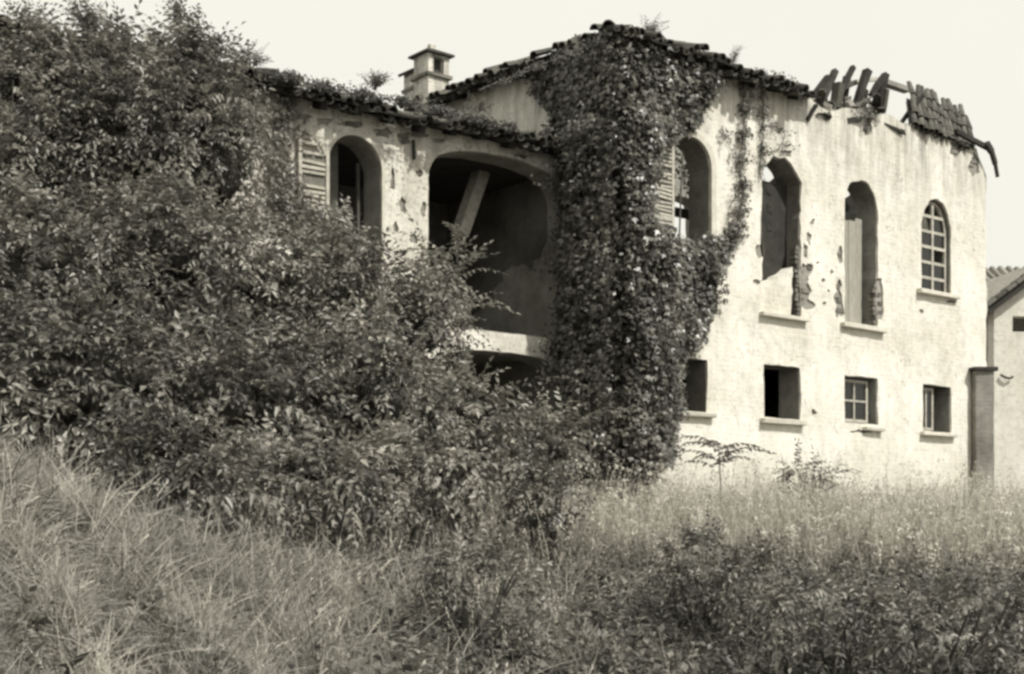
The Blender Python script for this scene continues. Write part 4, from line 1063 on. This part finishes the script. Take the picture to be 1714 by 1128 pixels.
# -- loose strands of creeper on the white wall, each a plant of its own
def strand(label, pts, width, n, O=A, sc=.6, mat='leaf_ivy', thick=.07):
    pts = np.array(pts, float); seg = np.linalg.norm(np.diff(pts, axis=0), axis=1); cum = np.r_[0, np.cumsum(seg)] / seg.sum()
    u = rng.random(n) ** 1.0; u = u + .035 * np.sin(u * 40); px = np.interp(u, cum, pts[:, 0]) + rng.normal(0, width, n) * (.5 + rng.random(n)); py = np.interp(u, cum, pts[:, 1]) + rng.normal(0, width * .6, n)
    k = (px - CX) / F_PX; s = (k * O[1] - O[0]) / (UX - k * UY); D = O[1] + s * UY; z = EYE + (HZ - py) / F_PX * D
    Pw = f2w(O, s, -.06 - thick * rng.random(n), z); Nw = np.tile([UY, -UX, 0], (n, 1))
    a, za = on_front(O, pts[-1][0], pts[-1][1]); b0 = f2w(O, a, 0, za)
    t = thing('creeper_strand', label, 'creeper', tuple(b0))
    foliage('foliage', bake(TRI, Pw, basis(Nw * .4 + np.array([0, 0, -.7]) + unit(n) * .5, Nw + unit(n) * .3), rng.uniform(.6, 1.2, n) * sc, np.clip(rng.normal(.4, .18, n), 0, 1)), SM[mat], t, 'stuff', b0)
    m_ = MB(); q = []
    for uu in np.linspace(0, 1, 14):
        a, za = on_front(O, np.interp(uu, cum, pts[:, 0]) + random.uniform(-2, 2), np.interp(uu, cum, pts[:, 1])); q.append(f2w(O, a, -.06, za) - b0)
    if 'inside' not in label: m_.tube(q, .006, .010, 4); m_.build('stem', M['twig'], t)
strand('long vertical strand of creeper hanging from the eaves right of the first arched window', [(1242, 120), (1240, 200), (1234, 280), (1238, 330), (1226, 390)], 4.5, 330)
strand('short vertical strand of creeper hanging from the eaves above the broken second window', [(1272, 122), (1272, 180), (1270, 250), (1268, 300)], 3.5, 120, sc=.5)
strand('thin shoots curling over the top of the broken second arched window', [(1250, 150), (1285, 210), (1312, 225), (1300, 250), (1262, 262)], 9, 70, sc=.5)
strand('fine creeper strand climbing just right of the first arched window', [(1200, 215), (1222, 260), (1245, 310), (1216, 345), (1214, 390)], 6, 70, sc=.45)
strand('ragged creeper fringe along the eaves at the top of the white wall', [(1195, 118), (1240, 125), (1290, 135), (1335, 155)], 8, 230, sc=.6)
strand('dry brown creeper tuft hanging from the broken wall head', [(1440, 180), (1448, 200), (1446, 212)], 8, 80, sc=.5, mat='leaf_weed')
strand('dark ragged growth of creeper along the tiles of the wing eaves', [(440, 124), (520, 144), (600, 160), (680, 175), (760, 195), (850, 214)], 5, 760, O=B - IV * .38, sc=.5, mat='leaf_moss', thick=.12)
strand('ivy spilling off the corner over the right edge of the wide arch', [(905, 222), (935, 262), (918, 300), (936, 370), (922, 430), (938, 520), (915, 590), (900, 640)], 10, 520, O=B, sc=.75, mat='leaf_ivy', thick=.35)
strand('thin creeper trailing along the roof edge from the ivy corner towards the chimney', [(1000, 70), (930, 98), (860, 128), (800, 152)], 4, 130, O=A, sc=.45, mat='leaf_moss', thick=.2)
strand('creeper growing inside the block behind the top of the first arched window', [(1118, 250), (1135, 300), (1160, 290), (1150, 335)], 11, 260, O=A + IV * 1.2, sc=.7, mat='leaf_dark', thick=.5)
strand('leafy branch of creeper scattered over the wing wall left of the shutter', [(480, 130), (470, 200), (455, 260), (480, 330), (490, 380)], 16, 420, O=B, sc=.7, mat='leaf_creeper', thick=.2)
strand('spindly shoots over the foot of the open shutter on the wing', [(430, 330), (490, 350), (535, 380), (540, 410)], 16, 230, O=B, sc=.7, mat='leaf_creeper', thick=.25)

# -- plants seeded on the roofs
def roof_plant(label, px, py, D, hpx, wpx, n, mat='leaf_weed', scale=.5):
    b0 = world_at(px, py, D); h = hpx / F_PX * D; w = wpx / F_PX * D
    t = thing('roof_plant', label, 'plant', tuple(b0)); P, Fw = [], []; m_ = MB()
    for k in range(n):
        a = random.uniform(0, 6.28); e_ = np.array([math.cos(a) * w * random.uniform(.2, 1), math.sin(a) * w * .7, h * random.uniform(.5, 1)])
        m_.tube([np.zeros(3), e_ * np.array([.35, .35, .6]), e_], .006, .002, 4)
        for q in np.linspace(.3, 1, 6): P.append(b0 + e_ * np.array([q * q * .5 + .5 * q, q * q * .5 + .5 * q, q])); Fw.append(e_ / np.linalg.norm(e_) + .8 * unit(1)[0])
    P, Fw = np.array(P), np.array(Fw)
    foliage('foliage', bake(SPR, P, basis(Fw, unit(len(P)) * .4 + np.array([0, 0, 1.])), rng.uniform(.4, .8, len(P)) * scale * 1.4, np.clip(rng.normal(.5, .2, len(P)), 0, 1)), SM[mat], t, 'stuff', b0)
    m_.build('stem', M['twig'], t)
roof_plant('dry bushy tuft growing on the roof above the ivy corner', 1085, 75, 20.6, 32, 26, 14)
roof_plant('faint wispy twig plant on the roof right of the ivy corner', 1226, 114, 22.0, 34, 16, 8, scale=.35)
roof_plant('small dark bush growing on the wing roof left of the chimney', 628, 152, 18.6, 22, 18, 12, mat='leaf_dark')
roof_plant('tall wispy shoots standing highest above the creeper on the left', 295, 60, 16.0, 58, 14, 6, mat='leaf_creeper', scale=.7)
roof_plant('feathery shoots above the left creeper near the picture edge', 150, 60, 15.4, 44, 46, 12, mat='leaf_creeper', scale=.7)
roof_plant('drooping shoots at the top left corner of the creeper', 45, 58, 15.4, 36, 26, 8, mat='leaf_creeper', scale=.7)
roof_plant('row of seedlings along the wing eaves beside the creeper', 420, 118, 17.2, 28, 36, 12, mat='leaf_creeper', scale=.6)
roof_plant('small tuft of weeds in the tiles right of the chimney', 800, 190, 19.6, 18, 24, 8)

# -- sapling with long feathery leaves in front of the white wall
def sapling(label, px, py, D, hpx, fronds, sc=1.0, mat='leaf_dark'):
    top = world_at(px, py, D); gz_ = float(ground_z(top[0], top[1])); b0 = np.array([top[0], top[1], gz_]); h = top[2] - gz_
    t = thing('sapling', label, 'sapling', tuple(b0)); m_ = MB(); m_.tube([(0, 0, 0), (.03, 0, h * .5), (0, 0, h)], .016, .006, 5); P, Fw = [], []
    for k in range(fronds):
        a = k * 2.4 + random.uniform(-.3, .3); zz = h * random.uniform(.72, 1.0); L = random.uniform(.35, .62) * sc
        d = np.array([math.cos(a), math.sin(a) * .8, random.uniform(.05, .5)])
        P.append(b0 + np.array([0, 0, zz])); Fw.append(d)
    P, Fw = np.array(P), np.array(Fw)
    tm = [T_spray(nl=17, L=.6, lf=.11, w=.04, arc=.55) for _ in range(3)]
    foliage('frond', bake(tm, P, basis(Fw, np.tile([0, 0, 1.], (len(P), 1))), rng.uniform(.7, 1.25, len(P)) * sc, np.clip(rng.normal(.4, .15, len(P)), 0, 1)), SM[mat], t, 'stuff', b0)
    m_.build('trunk', M['twig'], t)
sapling('sapling with long feathery fronds below the first low window', 1203, 745, 19.0, 60, 16, 1.0)
sapling('smaller sapling with feathery fronds left of the ivy foot', 985, 650, 17.5, 60, 9, .8, mat='leaf_weed')
sapling('sapling with arching fronds standing in the wide open arch', 765, 405, 17.4, 60, 12, .9, mat='leaf_shrub')
sapling('single thin sapling under the third low window', 1392, 790, 18.5, 50, 7, .6, mat='leaf_weed')

# -- ground cover
def scatter(n, px0, px1, D0, D1, poly=None, inv=None):
    D = np.sqrt(rng.uniform(D0 ** 2, D1 ** 2, n)); px = rng.uniform(px0, px1, n); x = (px - CX) / F_PX * D; z = ground_z(x, D)
    P = np.stack([x, D, z], 1); fb = (P[:, :2] - A) @ IV; sb = (P[:, :2] - A) @ UV; fw = (P[:, :2] - B) @ IV
    ok = ~((fb > -.05) & (sb > -.05) & (sb < WX + .1)) & ~((fw > -.05) & (sb <= 0)); P = P[ok]; px = px[ok]
    _, py = to_px(P)
    return P, px, py
def upright(n, tilt=.18, bias=(0, 0, 0)):
    z = np.tile([0, 0, 1.], (n, 1)) + rng.normal(0, tilt, (n, 3)) * np.array([1, 1, 0]) + np.array(bias)
    a = rng.uniform(0, 6.28, n); x = np.stack([np.cos(a), np.sin(a), np.zeros(n)], 1)
    z /= np.linalg.norm(z, axis=1, keepdims=True); y = np.cross(z, x); y /= np.linalg.norm(y, axis=1, keepdims=True); x = np.cross(y, z)
    return np.stack([x, y, z], 1)
TG = [T_tuft(13, random.uniform(.24, .36), random.uniform(.7, 1.2), .007, 4) for _ in range(6)]
TGT = [T_tuft(8, random.uniform(.6, .85), random.uniform(.25, .5), .008, 3, seed=True) for _ in range(5)]
TW = [T_weed(random.uniform(.35, .65), random.choice((12, 15)), random.uniform(.08, .12), random.uniform(.035, .055)) for _ in range(7)]
TWP = [T_weed(random.uniform(.55, .9), 13, random.uniform(.08, .11), .03, flower=True) for _ in range(5)]
TB = [T_weed(random.uniform(.22, .4), 11, random.uniform(.1, .15), random.uniform(.06, .085)) for _ in range(6)]

# pale lying grass on the bank, lower left
TGL = [T_tuft(9, random.uniform(.3, .42), random.uniform(1.0, 1.7), .006, 6, seed=k % 2 == 0) for k in range(5)]
P, px, py = scatter(8500, -260, 900, 3.6, 11.5)
bank = (px < 480 + 200 * rng.random(len(px))) | (rng.random(len(px)) < .35); cl = wob(P, 2.4, 77); bank &= cl + rng.normal(0, .5, len(px)) > -.55; P = P[bank]; cl = cl[bank]; n = len(P)
sh = np.clip(.50 + .34 * wob(P, 1.7, 2) + rng.normal(0, .17, n), 0, 1)
foliage('grass', bake(TG, P, upright(n, .45, (.35, -.25, 0)), rng.uniform(.5, 1.35, n) * .8 * np.clip(P[:, 1] / 7, .65, 1.25) * (1 + .45 * cl), sh), SM['grass_dry'])
P, px, py = scatter(1500, -260, 950, 3.8, 11.5); k = wob(P, 2.0, 88) > .1; P = P[k]; n = len(P)
foliage('grass', bake(TGL, P, upright(n, .5, (.5, -.3, 0)), rng.uniform(.6, 1.2, n) * np.clip(P[:, 1] / 7, .6, 1.2), np.clip(.62 + rng.normal(0, .2, n), 0, 1)), SM['grass_dry'])
P, px, py = scatter(3200, -260, 700, 4.0, 10.5); k = wob(P, 1.5, 99) > -.05; P = P[k]; n = len(P)
foliage('ground_cover', bake(TB, P, upright(n, .4), rng.uniform(.35, .75, n), np.clip(.4 + rng.normal(0, .2, n), 0, 1)), SM['leaf_weed'])
# mixed green herbs over the middle and right foreground
P, px, py = scatter(8500, 420, 2000, 5.4, 14.5); pr = np.clip((px - 430) / 350, .08, 1); k = rng.random(len(P)) < pr * (.75 + .45 * wob(P, .8, 7)); P = P[k]; n = len(P)
sh = np.clip(.36 + .30 * wob(P, .9, 11) + rng.normal(0, .17, n), 0, 1)
foliage('ground_cover', bake(TW + TB, P, upright(n, .3), rng.uniform(.5, 1.0, n), sh), SM['leaf_weed'])
P, px, py = scatter(6000, 640, 2000, 5.4, 12.5); n = len(P)
foliage('ground_cover', bake(TB, P, upright(n, .35), rng.uniform(.7, 1.2, n), np.clip(.28 + .34 * wob(P, 1.1, 21) + rng.normal(0, .17, n), 0, 1)), SM['leaf_weed'])
# green grass between them
P, px, py = scatter(4200, 350, 2000, 5.5, 15); k = wob(P, .7, 71) > -.25; P = P[k]; n = len(P)
foliage('grass', bake(TG + TGT[:1], P, upright(n, .25), rng.uniform(.6, 1.0, n), np.clip(.5 + .3 * wob(P, .9, 31) + rng.normal(0, .15, n), 0, 1)), SM['grass_mid'])
# pale bents threading through the leafy weeds in uneven drifts
P, px, py = scatter(3400, 430, 2000, 8.0, 14.0); k = (wob(P, 1.1, 123) + rng.normal(0, .3, len(P)) > .1) & ((py < 985) | (px < 1000)); P = P[k]; n = len(P)
foliage('grass', bake(TGT + TG[:2], P, upright(n, .32), rng.uniform(.45, .95, n) * (1 + .3 * wob(P, 1.5, 9)), np.clip(.45 + rng.normal(0, .22, n), 0, 1)), SM['grass_pale'])
# pale seeding grass and weeds in front of the white wall
P, px, py = scatter(6200, 820, 2050, 13.0, 25.5); n = len(P)
foliage('grass', bake(TGT, P, upright(n, .3), rng.uniform(.4, 1.1, n) * (1 + .3 * wob(P, 1.2, 5)), np.clip(.5 + .28 * wob(P, .8, 41) + rng.normal(0, .2, n), 0, 1)), SM['grass_pale'])
P, px, py = scatter(4600, 850, 2050, 12.0, 25); k = wob(P, .7, 51) + rng.normal(0, .4, len(P)) > -.25; P = P[k]; n = len(P)
foliage('ground_cover', bake(TWP + TW[:2], P, upright(n, .22), rng.uniform(.6, 1.15, n), np.clip(.45 + .3 * wob(P, 1.0, 61) + rng.normal(0, .15, n), 0, 1)), SM['leaf_pale'])
print('TRIS foliage', TRIS[0], 'objects', len(bpy.data.objects))
